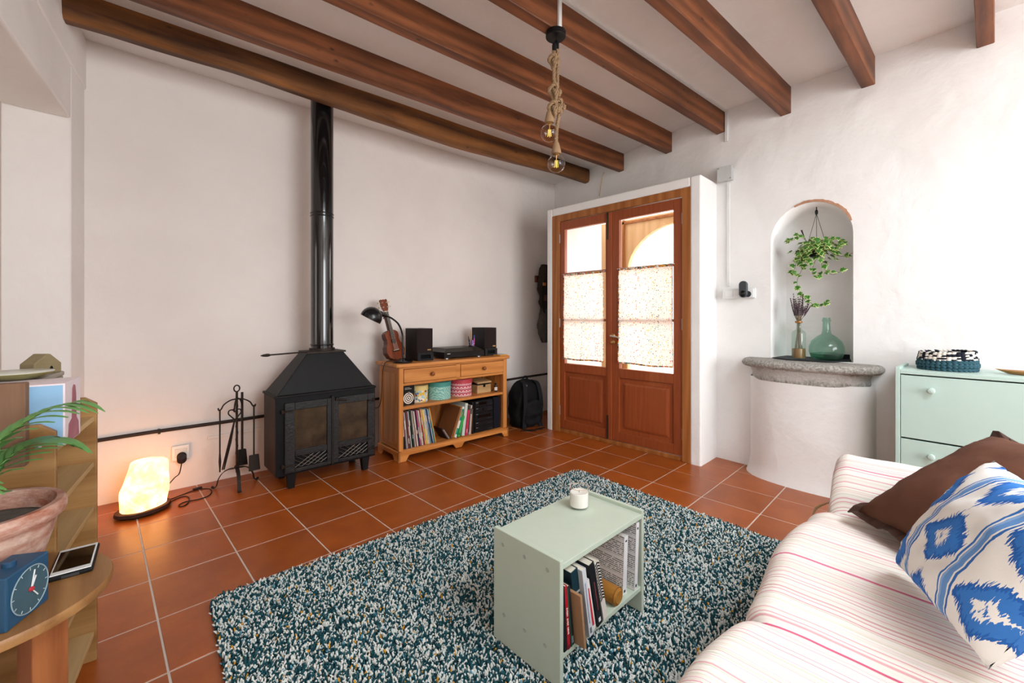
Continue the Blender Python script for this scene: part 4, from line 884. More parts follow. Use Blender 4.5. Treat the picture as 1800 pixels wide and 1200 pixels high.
# tuft colours: clumps of white on dark teal, some blue, some ochre
nv = np.array([noise.noise((x * 85, y * 85, 0)) + .4 * noise.noise((x * 150, y * 150, 3)) for x, y in zip(gx, gy)]); r1 = rng.random(N)
dark = np.array([lin('#24505a')[:3], lin('#1d444c')[:3], lin('#2c5b62')[:3]])[rng.integers(0, 3, N)]; colr = dark.copy()
wm = (nv + rng.normal(0, .26, N)) > .03; colr[wm] = np.array([lin('#e6e8e2')[:3], lin('#d5dcd8')[:3]])[rng.integers(0, 2, wm.sum())]
om = r1 < .016; colr[om] = lin('#d99a2e')[:3]; bm_ = (r1 > .965) & ~wm; colr[bm_] = lin('#5f9db4')[:3]
ca_ = me.color_attributes.new('tuft', 'FLOAT_COLOR', 'POINT'); ca_.data.foreach_set('color', np.repeat(np.c_[colr, np.ones(N)], 13, axis=0).astype(np.float32).ravel())
tt = NT('wool_pile'); at_ = tt.add('ShaderNodeAttribute', attribute_name='tuft'); tt.base(at_.outputs['Color']); tt.fin(.95, 0, .1); me.materials.append(tt.m)
po = bpy.data.objects.new('pile', me); COL.objects.link(po); po.parent = t; po['kind'] = 'stuff'

# ================================================================== MINT CUBE SHELF
RZ = .021
t = thing('mint_side_shelf', 'low mint-green painted cube shelf holding books on the rug', 'side table', (1.012, .822, RZ), R(-.5))
CWX, CDY, CHT = .508, .305, .392                    # local x along width, y back
for x in (0, CWX - .017):
    p = MB().prism([(0, 0), (CDY, 0), (CDY, CHT), (0, CHT)], x, x + .017, lambda a, b, h: (h, a, b)).build('side_panel', MINT, t, bevel=.002)
    if x == 0:
        for sy, sz in ((.05, CHT - .045), (.15, CHT - .045), (.255, CHT - .045), (.06, .105), (.15, .105), (.25, .105)):
            MB().lathe([(.0075, 0), (.0075, .002), (.005, .0025), (.002, .001), (0, .001)], 14, (x, sy, sz), rot('Y', -90)).build('screw', plain('#b5bdb0', .4, .2), p, smooth=40)
MB().b2((.017, 0, CHT - .03), (CWX - .017, CDY - .003, CHT - .012)).build('top_board', MINT, t, bevel=.0015)
MB().b2((.017, .004, .082), (CWX - .017, CDY - .003, .099)).build('shelf_board', MINT, t, bevel=.0015)
CB = Matrix.Translation((1.012, .822, RZ)) @ Matrix.Rotation(R(-.5), 4, 'Z')
def cbook(lab, x, w_, d_, h_, ang, cov, spine=None, y=.006, pages=True, prints=(), name='book', group='books in the mint shelf'):
    t = thing(name, lab, 'book', CB @ Vector((x, y, .0995 + (w_ * math.sin(R(ang)) if ang > 0 else 0))), 0, group); t.rotation_euler = (0, R(ang), R(-.5))
    cm = plain(cov, .45)
    if pages:
        c = MB().b2((0, 0, 0), (.0022, d_, h_)).b2((w_ - .0022, 0, 0), (w_, d_, h_)).build('cover', cm, t); MB().b2((.0022, .003, .003), (w_ - .0022, d_ - .003, h_ - .002)).build('page_block', plain('#e9e2d2', .8, 0, '#d8cfba', 200), t)
        MB().b2((0, -.0012, 0), (w_, .001, h_)).build('spine', plain(spine or cov, .45), t, bevel=.0008)
    else: MB().b2((0, 0, 0), (w_, d_, h_)).build('cover', cm, t, bevel=.001)
    for a0, a1, b0, b1, c2 in prints: MB().b2((w_ * a0, -.0022, h_ * b0), (w_ * a1, -.0012, h_ * b1)).build('spine_print', plain(c2, .5), t)
    return t
cbook('thin green book leaning at the end of the mint shelf', .0175, .006, .17, .17, -2, '#6f8a3a', None, .006, False)
cbook('black-spined paperback next to the red book', .0255, .013, .19, .205, -3.5, '#1b1d22', None, .004)
rb = cbook('red-spined paperback with white lettering on the shelf', .0415, .014, .19, .203, -5, '#b3182a', None, .004, True, [(.1, .9, .0, .06, '#7d0f1c')])
for k in range(15):
    if k in (4, 9): continue
    MB().box((.007, -.0016, .05 + k * .0058), (.0065 - .002 * (k % 3 == 1), .0008, .0032), rot('Y', 12 * ((k % 3) - 1))).build('spine_mark', plain('#efe6e0', .5), rb)
cbook('dark green and charcoal paperback with a round emblem', .0585, .016, .185, .198, -6.5, '#1f2a2a', '#23282c', .004, True, [(.0, .25, 0, 1, '#1f5a44'), (.3, .8, .05, .16, '#7d8a8c')])
cbook('bare brown cardboard-covered book jutting out of the shelf', .079, .010, .20, .178, -7.5, '#a9805c', '#b58d68', -.034, False)
cbook('thick dark teal hardback with silver bands on the shelf', .0935, .034, .215, .235, -9, '#12313c', '#15333d', .004, True, [(0, 1, .66, .69, '#a9aea8'), (0, 1, .33, .36, '#a9aea8')])
cbook('pale grey hardback with faint title beside the teal book', .1315, .020, .20, .236, -10, '#c9ccd0', '#d3d5da', -.014, True, [(.3, .7, .05, .13, '#6a7078'), (.3, .55, .2, .8, '#9aa4b4')])
cbook('white paperback with a red title along the spine', .160, .022, .18, .182, -12.5, '#e6e2da', '#ebe7e2', -.004, True, [(.25, .65, .1, .85, '#cf2130')])
cbook('black hardback with a white square emblem at the spine foot', .190, .028, .215, .232, -13, '#202328', '#1b1d22', -.006, True, [(.3, .7, .06, .12, '#e8e8e8'), (.42, .55, .25, .7, '#8a3a3c')])
bk = cbook('white paperback with black zigzag pattern on its spine', .230, .024, .20, .222, -14, '#d9cfc4', '#e4dcd2', -.002, True, [])
for k in range(13):
    z = .075 + k * .0112; m = MB()
    for sx in (0, 1):
        x0, x1 = (.001, .012) if sx == 0 else (.012, .023); zz0, zz1 = (z, z + .008) if sx == 0 else (z + .008, z)
        m.hexa([(x0, -.0024, zz0), (x1, -.0024, zz1), (x1, -.0012, zz1), (x0, -.0012, zz0)], [(x0, -.0024, zz0 + .0052), (x1, -.0024, zz1 + .0052), (x1, -.0012, zz1 + .0052), (x0, -.0012, zz0 + .0052)])
    m.build('zigzag', plain('#17171a', .5), bk)
PAGE = text_lines('#ece9e6', '#5a5a5e', 'z', 'y', .0072)
for lab, x, w_, d_, h_, y in (('thick white book with small grey print on its cover', .388, .026, .19, .215, .022), ('tall white book against the side of the mint shelf', .448, .022, .21, .25, .008)):
    b_ = thing('book', lab, 'book', CB @ Vector((x, y, .0995)), 0, 'books in the mint shelf'); b_.rotation_euler = (0, R(3.5), R(-.5)); b_.location.z += w_ * math.sin(R(3.5))
    MB().b2((.001, .002, .002), (w_ - .001, d_ - .002, h_ - .002)).build('page_block', plain('#e9e4da', .8), b_); MB().b2((w_ - .002, 0, 0), (w_, d_, h_)).b2((0, -.001, 0), (w_, .001, h_)).build('cover', plain('#eceaea', .4), b_)
    MB().b2((0, 0, 0), (.002, d_, h_)).build('back_cover', PAGE, b_); MB().b2((w_ * .3, -.0018, h_ * .04), (w_ * .7, -.001, h_ * .08)).b2((w_ * .3, -.0018, h_ * .9), (w_ * .7, -.001, h_ * .93)).build('spine_print', plain('#2a3038', .5), b_)
t = thing('pencil_roll', 'cylindrical tan suede pencil case lying between the books', 'pencil case', CB @ Vector((.334, .004, .0995 + .031)), R(-.5))
SU = plain('#b07a2c', .85, 0, '#96611f', 14, .4, 120)
MB().lathe([(0, 0), (.026, 0), (.0305, .004), (.031, .02), (.031, .18), (.026, .19), (0, .19)], 28, (0, 0, 0), rot('X', -90)).build('body', SU, t, smooth=35)
MB().tube([(.0305 * math.cos(a), .004, .0305 * math.sin(a)) for a in [2 * math.pi * k / 28 for k in range(28)]], .0018, 6, closed=True).build('piping', plain('#8a5618', .8), t, smooth=60)
MB().lathe([(0, 0), (.024, 0), (.022, .003), (.004, .001), (0, .0005)], 24, (0, .0, 0), rot('X', 90)).build('end_cap', plain('#b57f2e', .85, 0, '#8f5c1c', 40), t, smooth=50)
# candle
cz = RZ + CHT - .012
t = thing('glass_candle', 'white candle in a clear glass tumbler on the mint shelf', 'candle', (1.378, 1.022, cz + .0005))
GL = glass('clear_glass', '#ffffff')
MB().lathe([(0, 0), (.034, 0), (.038, .004), (.0385, .082), (.037, .082), (.0358, .008), (0, .008)], 32).build('glass', GL, t, smooth=40)
MB().lathe([(0, .009), (.0355, .009), (.0362, .06), (.034, .062), (.02, .06), (0, .059)], 32).build('wax', plain('#f1eee6', .6, 0, '#e8e4da', 8), t, smooth=40); MB().tube([(0, 0, .058), (.001, 0, .068)], .0012, 5).build('wick', BLK, t)
MB().tube([(.0378 * math.cos(a), .0378 * math.sin(a), .082) for a in [2 * math.pi * k / 32 for k in range(32)]], .0011, 5, closed=True).build('rim', plain('#c9a98c', .2), t)

# ================================================================== SOFA
SZ = .45; YF = .345
so = thing('sofa', 'long low sofa with boxy arm hidden under a striped throw', 'sofa', (1.15, -.1, 0))
SOF = plain('#cfc3b4', .9)
for nm3, a_, b_ in (('base', (.05, -.55, .06), (2.2, .30, .24)), ('arm', (1.95, -.52, .10), (2.20, .27, .58)), ('backrest', (.0, -.80, .1), (2.25, -.52, .78))):
    MB().b2(tuple(Vector(a_) - Vector((1.15, -.1, 0))), tuple(Vector(b_) - Vector((1.15, -.1, 0)))).build(nm3, SOF, so, bevel=.03, seg=3)
for x0, x1 in ((.38, 1.13), (1.15, 1.90)): MB().b2((x0 - 1.15, -.40, .245), (x1 - 1.15, .385, .425)).build('seat_cushion', SOF, so, bevel=.04, seg=3)
for x, y in ((.12, -.45), (2.12, -.45), (.12, .22), (2.12, .22)): MB().tube([(x - 1.15, y + .1, 0), (x - 1.15, y + .1, .07)], [.02, .028], 10).build('leg', W_OAK('z'), so)
# throw: path across x with matching heights, then section front to back
path = [(.34, .30), (.345, .40), (.38, .44), (.5, SZ + .008), (.75, SZ + .016), (1.0, SZ + .010), (1.09, SZ - .002), (1.125, SZ - .022), (1.14, SZ - .03), (1.155, SZ - .022), (1.19, SZ - .002), (1.28, SZ + .010), (1.5, SZ + .016), (1.72, SZ + .010), (1.82, SZ - .002), (1.87, SZ + .002), (1.9, SZ + .03), (1.915, SZ + .08), (1.94, .565), (1.965, .595), (2.0, .605), (2.08, .605), (2.17, .60), (2.21, .58), (2.225, .54), (2.23, .40), (2.235, .22)]
pp = smoothpath([(x, 0, z) for x, z in path], 6); L = [0]
for a_, b_ in zip(pp, pp[1:]): L.append(L[-1] + (b_ - a_).length)
def sec(i, j, nj):
    p = pp[i]; zt = p.z; v = j / (nj - 1); wob = .004 * noise.noise((p.x * 6, v * 9, 1)) + .002 * noise.noise((p.x * 20, v * 20, 4))
    r = .07 if p.x < 1.88 else .045; yf = YF + (.02 if p.x < 1.88 else -.045) + .012 * math.sin(p.x * 9); seam = .02 * math.exp(-((p.x - 1.14) / .03) ** 2); yf -= seam
    if v < .25: f = v / .25; return (p.x, yf + wob + .02 * (1 - f), .12 + (zt - r - .12) * f)
    if v < .45:
        a = (v - .25) / .2 * math.pi / 2; return (p.x, yf - r * (1 - math.cos(a)), zt - r + r * math.sin(a) + wob)
    f = (v - .45) / .55; y = yf - r - (yf - r + .50) * f
    sag = -.012 * math.sin(min(1, f * 1.3) * math.pi) if 1.2 < p.x < 1.8 else 0
    return (p.x, y, zt + wob + sag * .5)
nj = 44; m = MB()
m.v = [sec(i, j, nj) for i in range(len(pp)) for j in range(nj)]
m.f = [(i * nj + j, (i + 1) * nj + j, (i + 1) * nj + j + 1, i * nj + j + 1) for i in range(len(pp) - 1) for j in range(nj - 1)]
def throw_mat():
    tt = NT('striped_cotton'); uv = tt.add('ShaderNodeTexCoord'); sp = tt.add('ShaderNodeSeparateXYZ'); tt.link(uv.outputs['UV'], sp.inputs[0]); x = sp.outputs[0]
    x = tt.math('ADD', x, tt.math('MULTIPLY', tt.noise(tt.coord((1, 1, 1), 'Object'), 5, 2), .006))
    def n1(scale, seed):
        n = tt.add('ShaderNodeTexNoise', noise_dimensions='1D'); n.inputs['Scale'].default_value = scale; n.inputs['Detail'].default_value = 1.5; tt.link(tt.math('ADD', x, seed), n.inputs['W']); return n.outputs[0]
    a, b, c = n1(150, 0), n1(90, 13), n1(5, 31)
    col = tt.mix(tt.ramp(b, [(.5, (0, 0, 0, 1)), (.56, (1, 1, 1, 1))]), '#f6f0e8', '#efe6da')
    col = tt.mix(tt.math('MULTIPLY', tt.ramp(n1(170, 5), [(.58, (0, 0, 0, 1)), (.63, (.8, .8, .8, 1))]), tt.ramp(c, [(.48, (0, 0, 0, 1)), (.58, (1, 1, 1, 1))])), col, '#c9cdb0')
    col = tt.mix(tt.ramp(a, [(.60, (0, 0, 0, 1)), (.64, (.6, .6, .6, 1)), (.72, (.9, .9, .9, 1))]), col, '#e39fab')
    col = tt.mix(tt.ramp(n1(62, 77), [(.715, (0, 0, 0, 1)), (.735, (1, 1, 1, 1))]), col, '#d9688a')
    tt.base(col); wv = tt.noise(tt.coord((1, 1, 1)), 420, 2); tt.bump(wv, .25, .002); return tt.fin(.92, 0, .1)
THM = throw_mat()
tw = thing('striped_throw', 'cream cotton throw with thin pink stripes draped over the sofa', 'throw')
to = m.build('cloth', THM, tw, smooth=70)
uvl = to.data.uv_layers.new(name='UVMap')
for lp in to.data.loops: i, j = divmod(lp.vertex_index, nj); uvl.data[lp.index].uv = (L[i], j / nj)
so_m = to.modifiers.new('thick', 'SOLIDIFY'); so_m.thickness = .006; so_m.offset = 1
for k in range(26):                                  # fringe along the front of the arm
    z0 = .14 + .012 * (k % 3); x0 = 1.98 + .009 * k
    dx, dy = random.uniform(-.02, .02), random.uniform(0, .02)
    MB().tube(smoothpath([(x0, YF + .005, z0 + .06), (x0 + dx * .4, YF + .018 + dy, z0 + .02), (x0 + dx, YF + .012 + dy, z0 - .05)], 3), [.003] * 4 + [.004, .002, .0015], 5).build('fringe', plain('#b89a72', .9), tw)
for k in range(7):                                   # knotted tassels at the arm corner
    z0 = .40 - .035 * k; P = [(2.02, YF - .04, z0 + .05), (1.995 - .012 * (k % 2), YF + .004, z0 + .02), (1.975 - .016 * (k % 3), YF + .016, z0 - .03)]
    MB().tube(smoothpath(P, 3), [.003, .003, .005, .0055, .004, .004, .002], 6).build('fringe', plain('#b89a72', .9), tw)

# cushions
def cushion(name, lab, B, ex, ey, side, thick, mat, flange=0, seed=0, pinch=.10):
    """B = corner, ex, ey = unit edge directions"""
    ex, ey = Vector(ex).normalized(), Vector(ey).normalized(); nz = ex.cross(ey).normalized(); n = 33
    t = thing(name, lab, 'cushion', B)
    def P(s, q, sg):
        e = (1 - s * s) * (1 - q * q); k = e ** .42
        s2 = s * (1 - pinch * (1 - q * q) ** 1.0); q2 = q * (1 - pinch * (1 - s * s) ** 1.0)
        wr_ = .010 * noise.noise((s * 3 + seed, q * 3, sg)) * k + .006 * noise.noise((s * 8 + seed, q * 8, sg)) * (1 - k * .6)
        h = sg * thick * (k * (1 + .15 * noise.noise((s * 1.5, q * 1.5, seed + sg)))) + wr_
        return (ex * (s2 + 1) + ey * (q2 + 1)) * side / 2 + nz * h
    m = MB()
    for sg in (1, -1):
        b = len(m.v); m.v += [tuple(P(2 * i / (n - 1) - 1, 2 * j / (n - 1) - 1, sg)) for i in range(n) for j in range(n)]
        m.f += [((b + i * n + j, b + (i + 1) * n + j, b + (i + 1) * n + j + 1, b + i * n + j + 1)) for i in range(n - 1) for j in range(n - 1)]
    o = m.build('cover', mat, t, fix=False)
    bm = bmesh.new(); bm.from_mesh(o.data); bmesh.ops.remove_doubles(bm, verts=bm.verts, dist=.0015); bmesh.ops.recalc_face_normals(bm, faces=bm.faces); bm.to_mesh(o.data); bm.free()
    o.data.polygons.foreach_set('use_smooth', [True] * len(o.data.polygons))
    uvl = o.data.uv_layers.new(name='UVMap')
    for lp in o.data.loops:
        v = o.data.vertices[lp.vertex_index].co; c_ = ex.dot(ey); du, dv = v.dot(ex), v.dot(ey); uvl.data[lp.index].uv = ((du - c_ * dv) / (1 - c_ * c_), (dv - c_ * du) / (1 - c_ * c_))
    if flange:
        f = MB(); ring_ = []
        for k in range(80):
            q = k / 20; e_ = int(q); r = 2 * (q - e_) - 1; s, u = ((r, -1), (1, r), (-r, 1), (-1, -r))[e_]; p0 = P(s, u, 1)
            d = (ex * s + ey * u).normalized(); ring_.append((p0 - d * .004, p0 + d * flange * (1 + .1 * math.sin(k)) + nz * .012 * math.sin(k * 1.3)))
        for k in range(80):
            a_, b_ = ring_[k], ring_[(k + 1) % 80]; f.hexa([a_[0] - nz * .002, b_[0] - nz * .002, b_[1] - nz * .002, a_[1] - nz * .002], [a_[0] + nz * .002, b_[0] + nz * .002, b_[1] + nz * .002, a_[1] + nz * .002])
        f.build('flange', plain('#4a3024', .9, 0, '#3b261d', 30), t)
    return t
BRN = plain('#6a4636', .9, 0, '#5a3a2c', 9, .25, 200, spec=.15)
cushion('brown_cushion', 'plain chocolate brown cushion with flat border leaning on the sofa arm', (1.83, .205, .505), (-.76, -.65, 0), (.55, -.62, .50), .50, .115, BRN, .03, 3)
def ikat():
    tt = NT('ikat_print'); tc = tt.add('ShaderNodeTexCoord'); sp = tt.add('ShaderNodeSeparateXYZ'); tt.link(tc.outputs['UV'], sp.inputs[0]); u, v = sp.outputs[0], sp.outputs[1]
    cb = tt.add('ShaderNodeCombineXYZ'); tt.link(tt.math('MULTIPLY', v, 25), cb.inputs[0]); tt.link(tt.math('MULTIPLY', u, 330), cb.inputs[1]); jit = tt.math('MULTIPLY', tt.math('SUBTRACT', tt.noise(cb.outputs[0], 1, 3), .5), .075)
    vv = tt.math('ADD', v, jit); P = .15; q = tt.math('DIVIDE', tt.math('ADD', u, .05), P)
    band = tt.math('FRACT', q); half = tt.math('MULTIPLY', tt.math('FLOOR', q), .45)
    cu = tt.math('ABSOLUTE', tt.math('SUBTRACT', tt.math('FRACT', tt.math('ADD', tt.math('DIVIDE', vv, .175), half)), .5)); cv = tt.math('ABSOLUTE', tt.math('SUBTRACT', band, .66))
    d = tt.math('ADD', cu, tt.math('MULTIPLY', cv, 1.05))
    mot = tt.ramp(d, [(0, '#3d78c4'), (.045, '#f1efe9'), (.16, '#3f7cc8'), (.34, '#2f66b4'), (.43, '#f1efe9')], 'CONSTANT')
    stripes = tt.ramp(band, [(0, '#f1efe9'), (.03, '#3f78c2'), (.06, '#f1efe9'), (.085, '#8fb4e0'), (.12, '#6d9cd6'), (.20, '#f1efe9'), (.225, '#3a70b8'), (.26, '#f1efe9')], 'CONSTANT')
    f = tt.math('LESS_THAN', band, .29); col = tt.mix(f, mot, stripes); tt.base(col); tt.bump(tt.noise(tt.coord(), 500, 2), .2, .002); return tt.fin(.9, 0, .12)
cushion('ikat_cushion', 'blue and white ikat print cushion in front of the brown cushion', (1.545, .09, .49), (-.92, -.38, .03), (-.17, -.43, .86), .385, .085, ikat(), 0, 11, .09)

# ================================================================== DRESSER
DRX, DRY = 3.20, .195
t = thing('mint_dresser', 'pale mint-green painted chest of drawers beside the stone niche', 'dresser', (DRX, DRY, 0), R(-93.5))
DWX, DDY = .80, .345                                 # local x = along wall away from the niche, y = to the wall
for x in (0, DWX - .02): MB().b2((x, 0, 0), (x + .02, DDY, .88)).build('side_panel', MINT2, t, bevel=.002)
MB().b2((.02, .0, .845), (DWX - .02, DDY, .866)).build('top_board', MINT2, t, bevel=.002)
MB().b2((.02, DDY - .01, .05), (DWX - .02, DDY, .85)).build('back_panel', MINT2, t)
MB().b2((.02, .03, .0), (DWX - .02, .05, .06)).build('kick_board', MINT2, t)
for z0, z1 in ((.495, .842), (.275, .490), (.06, .27)):
    d = MB().b2((.0225, .002, z0), (DWX - .0225, .02, z1 - .004)).build('drawer', MINT2, t, bevel=.002)
    MB().b2((.03, .02, z0 + .01), (DWX - .03, DDY - .02, z1 - .02)).build('drawer_box', plain('#8a9c8e', .7), d)
    for kx in (.145, DWX - .145): MB().lathe([(.008, 0), (.008, .012), (.015, .018), (.017, .026), (.012, .032), (0, .034)], 18, (kx, .002, (z1 - .075)), rot('X', 90)).build('knob', MINT2, d, smooth=40)
# crochet basket
p = at(1665, 645, 'z', .866); bc = Vector((3.385, -.008, .8665))
t = thing('crochet_basket', 'round crocheted basket, teal below and black-white above, on the dresser', 'basket', bc)
def chain(r, z, n, mats, name, hgt, amp, tilt=0):
    ms = [MB() for _ in mats]
    for k in range(n):
        for sg in (1, -1):
            m = ms[random.randrange(len(mats))]
            a0 = 2 * math.pi * (k - .15) / n; a1 = 2 * math.pi * (k + .95) / n; P = []
            for f in (0, .35, .7, 1):
                a = a0 + (a1 - a0) * f; rr = r + .004 * math.sin(f * math.pi); P.append((rr * math.cos(a), rr * math.sin(a), z + sg * (hgt * .05 + hgt * .42 * f) + tilt * math.cos(a + 1.2)))
            m.tube(P, [.0035, .0065, .0065, .003], 6)
    for m, mt in zip(ms, mats):
        o = m.build(name, mt, t, smooth=70); o['kind'] = 'stuff'
YT, YK, YWH = plain('#2f5662', .95, 0, '#274a55', 60), plain('#1c2029', .95), plain('#e6ddd2', .95)
MB().lathe([(0, .003), (.108, .003), (.118, .03), (.114, .058), (.108, .085), (.098, .085), (.104, .05), (.1, .012), (0, .010)], 36).build('lining', YT, t, smooth=50)
for k in range(3): chain(.114 + (.004 if k == 1 else 0), .012 + k * .019, 34, [YT], 'teal_row', .02, 0)
for k in range(3): chain(.113 - .003 * k, .066 + k * .014, 38, [YK, YWH], 'speckled_row', .016, 0, .006)
# wooden spoon dish
t = thing('wooden_dish', 'small carved olive-wood dish on the dresser top', 'dish', (3.345, -.325, .867), R(-88))
def dish(u, v):
    a = 2 * math.pi * u; r = [0, .7, 1, .93, .6, 0][int(round(v * 5))]; z = [0, 0, .018, .019, .007, .006][int(round(v * 5))]
    ex_ = 1 + .25 * max(0, math.cos(a)) ** 6; return (-.115 * r * math.cos(a) * ex_, .045 * r * math.sin(a), z + .006 * r * r * max(0, math.cos(a)) ** 4)
MB().grid(40, 6, dish, wrapu=True).build('bowl', wood('#c08a4c', '#a06a30', 'x', 9, .4), t, smooth=60)
t = thing('pebble', 'dark grey pebble lying in the wooden dish', 'pebble', (3.35, -.34, .875)); MB().lathe([(0, 0), (.018, .002), (.022, .008), (.016, .014), (0, .016)], 16, M=Matrix.Diagonal((1, 1.4, 1))).build('stone', plain('#4a4e5c', .5), t, smooth=60)

# ================================================================== NICHE
XN = XR(NY)
t = thing('slate_mat', 'black slate mat lying on the niche floor', 'mat', (XN, NY, NZ0))
MB().prism([(-.03, .225), (.235, .19), (.235, -.20), (.04, -.23), (-.10, -.12), (-.10, .12)], .0005, .005).build('sheet', plain('#2b2c2f', .6, 0, '#35363a', 20), t)
t = thing('slate_strip', 'narrow black strip standing along the back of the niche', 'strip', (XN + .20, NY - .19, NZ0 + .006)); MB().b2((-.01, -.012, 0), (.0, .14, .032)).build('strip', plain('#1f2023', .5), t)
jp = Vector((XN + .05, .583, NZ0 + .006))
t = thing('demijohn', 'round green glass demijohn bottle in the niche', 'bottle', jp); t.scale = (1.22, 1.22, 1.2)
GG = glass('green_glass', '#cfe8dd', alpha=.025); GG2 = glass('green_glass_base', '#a9d0c0', alpha=.06)
prof = [(.0, .004), (.055, .0), (.075, .012), (.085, .045), (.084, .075), (.072, .108), (.045, .135), (.024, .150), (.0195, .17), (.0175, .215), (.018, .222), (.021, .224), (.021, .232), (.0185, .234), (.018, .245)]
MB().lathe(prof, 40, cap=False).build('glass', GG, t, smooth=60); MB().lathe([(0, .005), (.05, .003), (.072, .014), (.079, .035), (.05, .04), (0, .03)], 32, cap=False).build('thick_base', GG2, t, smooth=60)
vp = Vector((XN + .02, .742, NZ0 + .006))
t = thing('glass_vase', 'clear glass bottle vase with amber base and dried lavender in the niche', 'vase', vp); t.scale = (1.15, 1.15, 1.42)
MB().lathe([(0, .0), (.036, 0), (.038, .004), (.038, .125), (.034, .136), (.017, .145), (.0135, .15), (.013, .175), (.018, .182), (.018, .188), (.0125, .188)], 32, cap=False).build('glass', glass('vase_glass', '#e6efe8', alpha=.05), t, smooth=50)
AM = NT('amber_glass'); AM.base(AM.mix(AM.noise(AM.coord((30, 30, 4)), 3, 3), '#b5761c', '#5e2f08')); AM = AM.fin(.15, 0, .6)
MB().lathe([(0, .003), (.0355, .003), (.0355, .046), (.034, .05), (0, .048)], 28).build('amber_base', AM, t, smooth=40)
MB().lathe([(.0185, .180), (.020, .185), (.0185, .190), (.0125, .190)], 24, cap=False).build('amber_lip', AM, t, smooth=50)
t = thing('dried_lavender', 'bunch of dried purple-brown lavender standing in the glass vase', 'dried flowers', vp); t.scale = (1.2, 1.2, 1.36)
LS, LF = plain('#7a6a4a', .9), plain('#6b5660', .95, 0, '#4f4048', 50)
for k in range(32):
    a = random.uniform(0, 2 * math.pi); r = random.uniform(.01, .055); h = random.uniform(.26, .345); P = smoothpath([(random.uniform(-.02, .02), random.uniform(-.02, .02), .05), (random.uniform(-.006, .006), random.uniform(-.006, .006), .18), (r * math.cos(a) * .6, r * math.sin(a) * .6, .23), (r * math.cos(a), r * math.sin(a) * 1.1, h)], 4)
    st = MB().tube(P, .0011, 4).build('stem', LS, t); m = MB()
    for q in range(9):
        p = P[-1].lerp(P[-5], q / 8); w_ = .0058 * (1 - .5 * abs(q - 4) / 5); m.lathe([(0, -.004), (w_, 0), (0, .005)], 6, tuple(p), cap=False)
    m.build('flower_spike', LF, st)
# hook and hanging ivy
hx = Vector((XN + .075, .645, 1.945))
t = thing('ceiling_hook', 'small dark hook fixed to the top of the niche', 'hook', hx)
MB().tube(smoothpath([(0, 0, .04), (0, 0, .0), (.008, .0, -.018), (0, 0, -.026), (-.008, 0, -.018)], 5), .003, 6).build('hook', IRON, t, smooth=60); MB().lathe([(.010, .02), (.008, .005), (0, .004)], 10).build('plug', plain('#c9a98c', .8), t)
iv = thing('hanging_ivy', 'variegated ivy trailing from a hanging pot in the arched niche', 'potted plant', (hx.x, hx.y, 0))
pz_ = 1.66
MB().lathe([(0, pz_ - .07), (.040, pz_ - .07), (.055, pz_ + .03), (.058, pz_ + .03), (.058, pz_ + .036), (.052, pz_ + .036), (.05, pz_ + .02), (0, pz_ + .018)], 28).build('pot', plain('#1b2420', .45), iv, smooth=40)
hg = MB().lathe([(.007, 1.925), (.010, 1.915), (.008, 1.895), (0, 1.893)], 10).build('hanger_clip', BLK, iv)
for a in (10, 130, 250): MB().tube([(0, 0, 1.90), (.057 * math.cos(R(a)), .057 * math.sin(R(a)), pz_ + .034)], .0016, 5).build('hanger_wire', plain('#23302a', .5), iv)
lp_ = [(0, -.55), (.22, -.38), (.62, -.48), (.52, -.1), (.95, .16), (.42, .3), (.3, .55), (0, 1.05), (-.3, .55), (-.42, .3), (-.95, .16), (-.52, -.1), (-.62, -.48), (-.22, -.38)]
lm = MB(); n0 = len(lp_)
lm.v = [(x, y, -.10 * (x * x + y * y) + .05 * abs(x)) for x, y in lp_] + [(x * .87, y * .87 + .01, .02) for x, y in lp_] + [(0, .05, .05)]
lm.f = [(k, (k + 1) % n0, n0 + (k + 1) % n0, n0 + k) for k in range(n0)] + [(n0 + k, n0 + (k + 1) % n0, 2 * n0) for k in range(n0)]
lme = lm.mesh('leaf')
def leafmat(c1, c2, nm): tt = NT(nm); tt.base(tt.mix(tt.noise(tt.coord(), 1.2, 3), c1, c2)); tt.b.inputs['Transmission Weight'].default_value = 0; return tt.fin(.45, 0, .3)
lme.materials.append(leafmat('#d9e29a', '#b9cf6e', 'leaf_margin')); lme.materials.append(leafmat('#477f2c', '#2a5a20', 'leaf_green'))
for i, pf in enumerate(lme.polygons): pf.material_index = 0 if i < n0 else 1; pf.use_smooth = True
def putleaf(p, size, nrm, updir):
    nrm = Vector(nrm).normalized(); y = (Vector(updir) - nrm * Vector(updir).dot(nrm)).normalized(); x = y.cross(nrm)
    o = bpy.data.objects.new('leaf', lme); COL.objects.link(o); o.parent = iv
    o.matrix_local = Matrix.Translation(p) @ Matrix((x, y, nrm)).transposed().to_4x4() @ Matrix.Diagonal((size, size, size, 1))
random.seed(21)
def loc(u, v, x): q = at(u, v, 'x', x); return Vector((q.x - hx.x, q.y - hx.y, q.z))
camd = Vector((-.72, -.1, .25))
for k in range(165):                                  # dense crown
    a = random.uniform(0, 2 * math.pi); r = random.uniform(.02, .11) * (1 if random.random() < .8 else 1.25); z = pz_ + .06 - r * .6 + random.uniform(-.06, .03) - (.07 * random.random() if random.random() < .45 else 0)
    p = Vector((r * math.cos(a) * .75 - .035, r * math.sin(a) * 1.1, z)); putleaf(p, random.uniform(.024, .036), Vector((math.cos(a) * .6, math.sin(a) * .6, .7)) + camd * .7 + Vector((random.uniform(-.4, .4),) * 1 + (random.uniform(-.4, .4), random.uniform(-.3, .3))), Vector((math.cos(a), math.sin(a), -.8)))
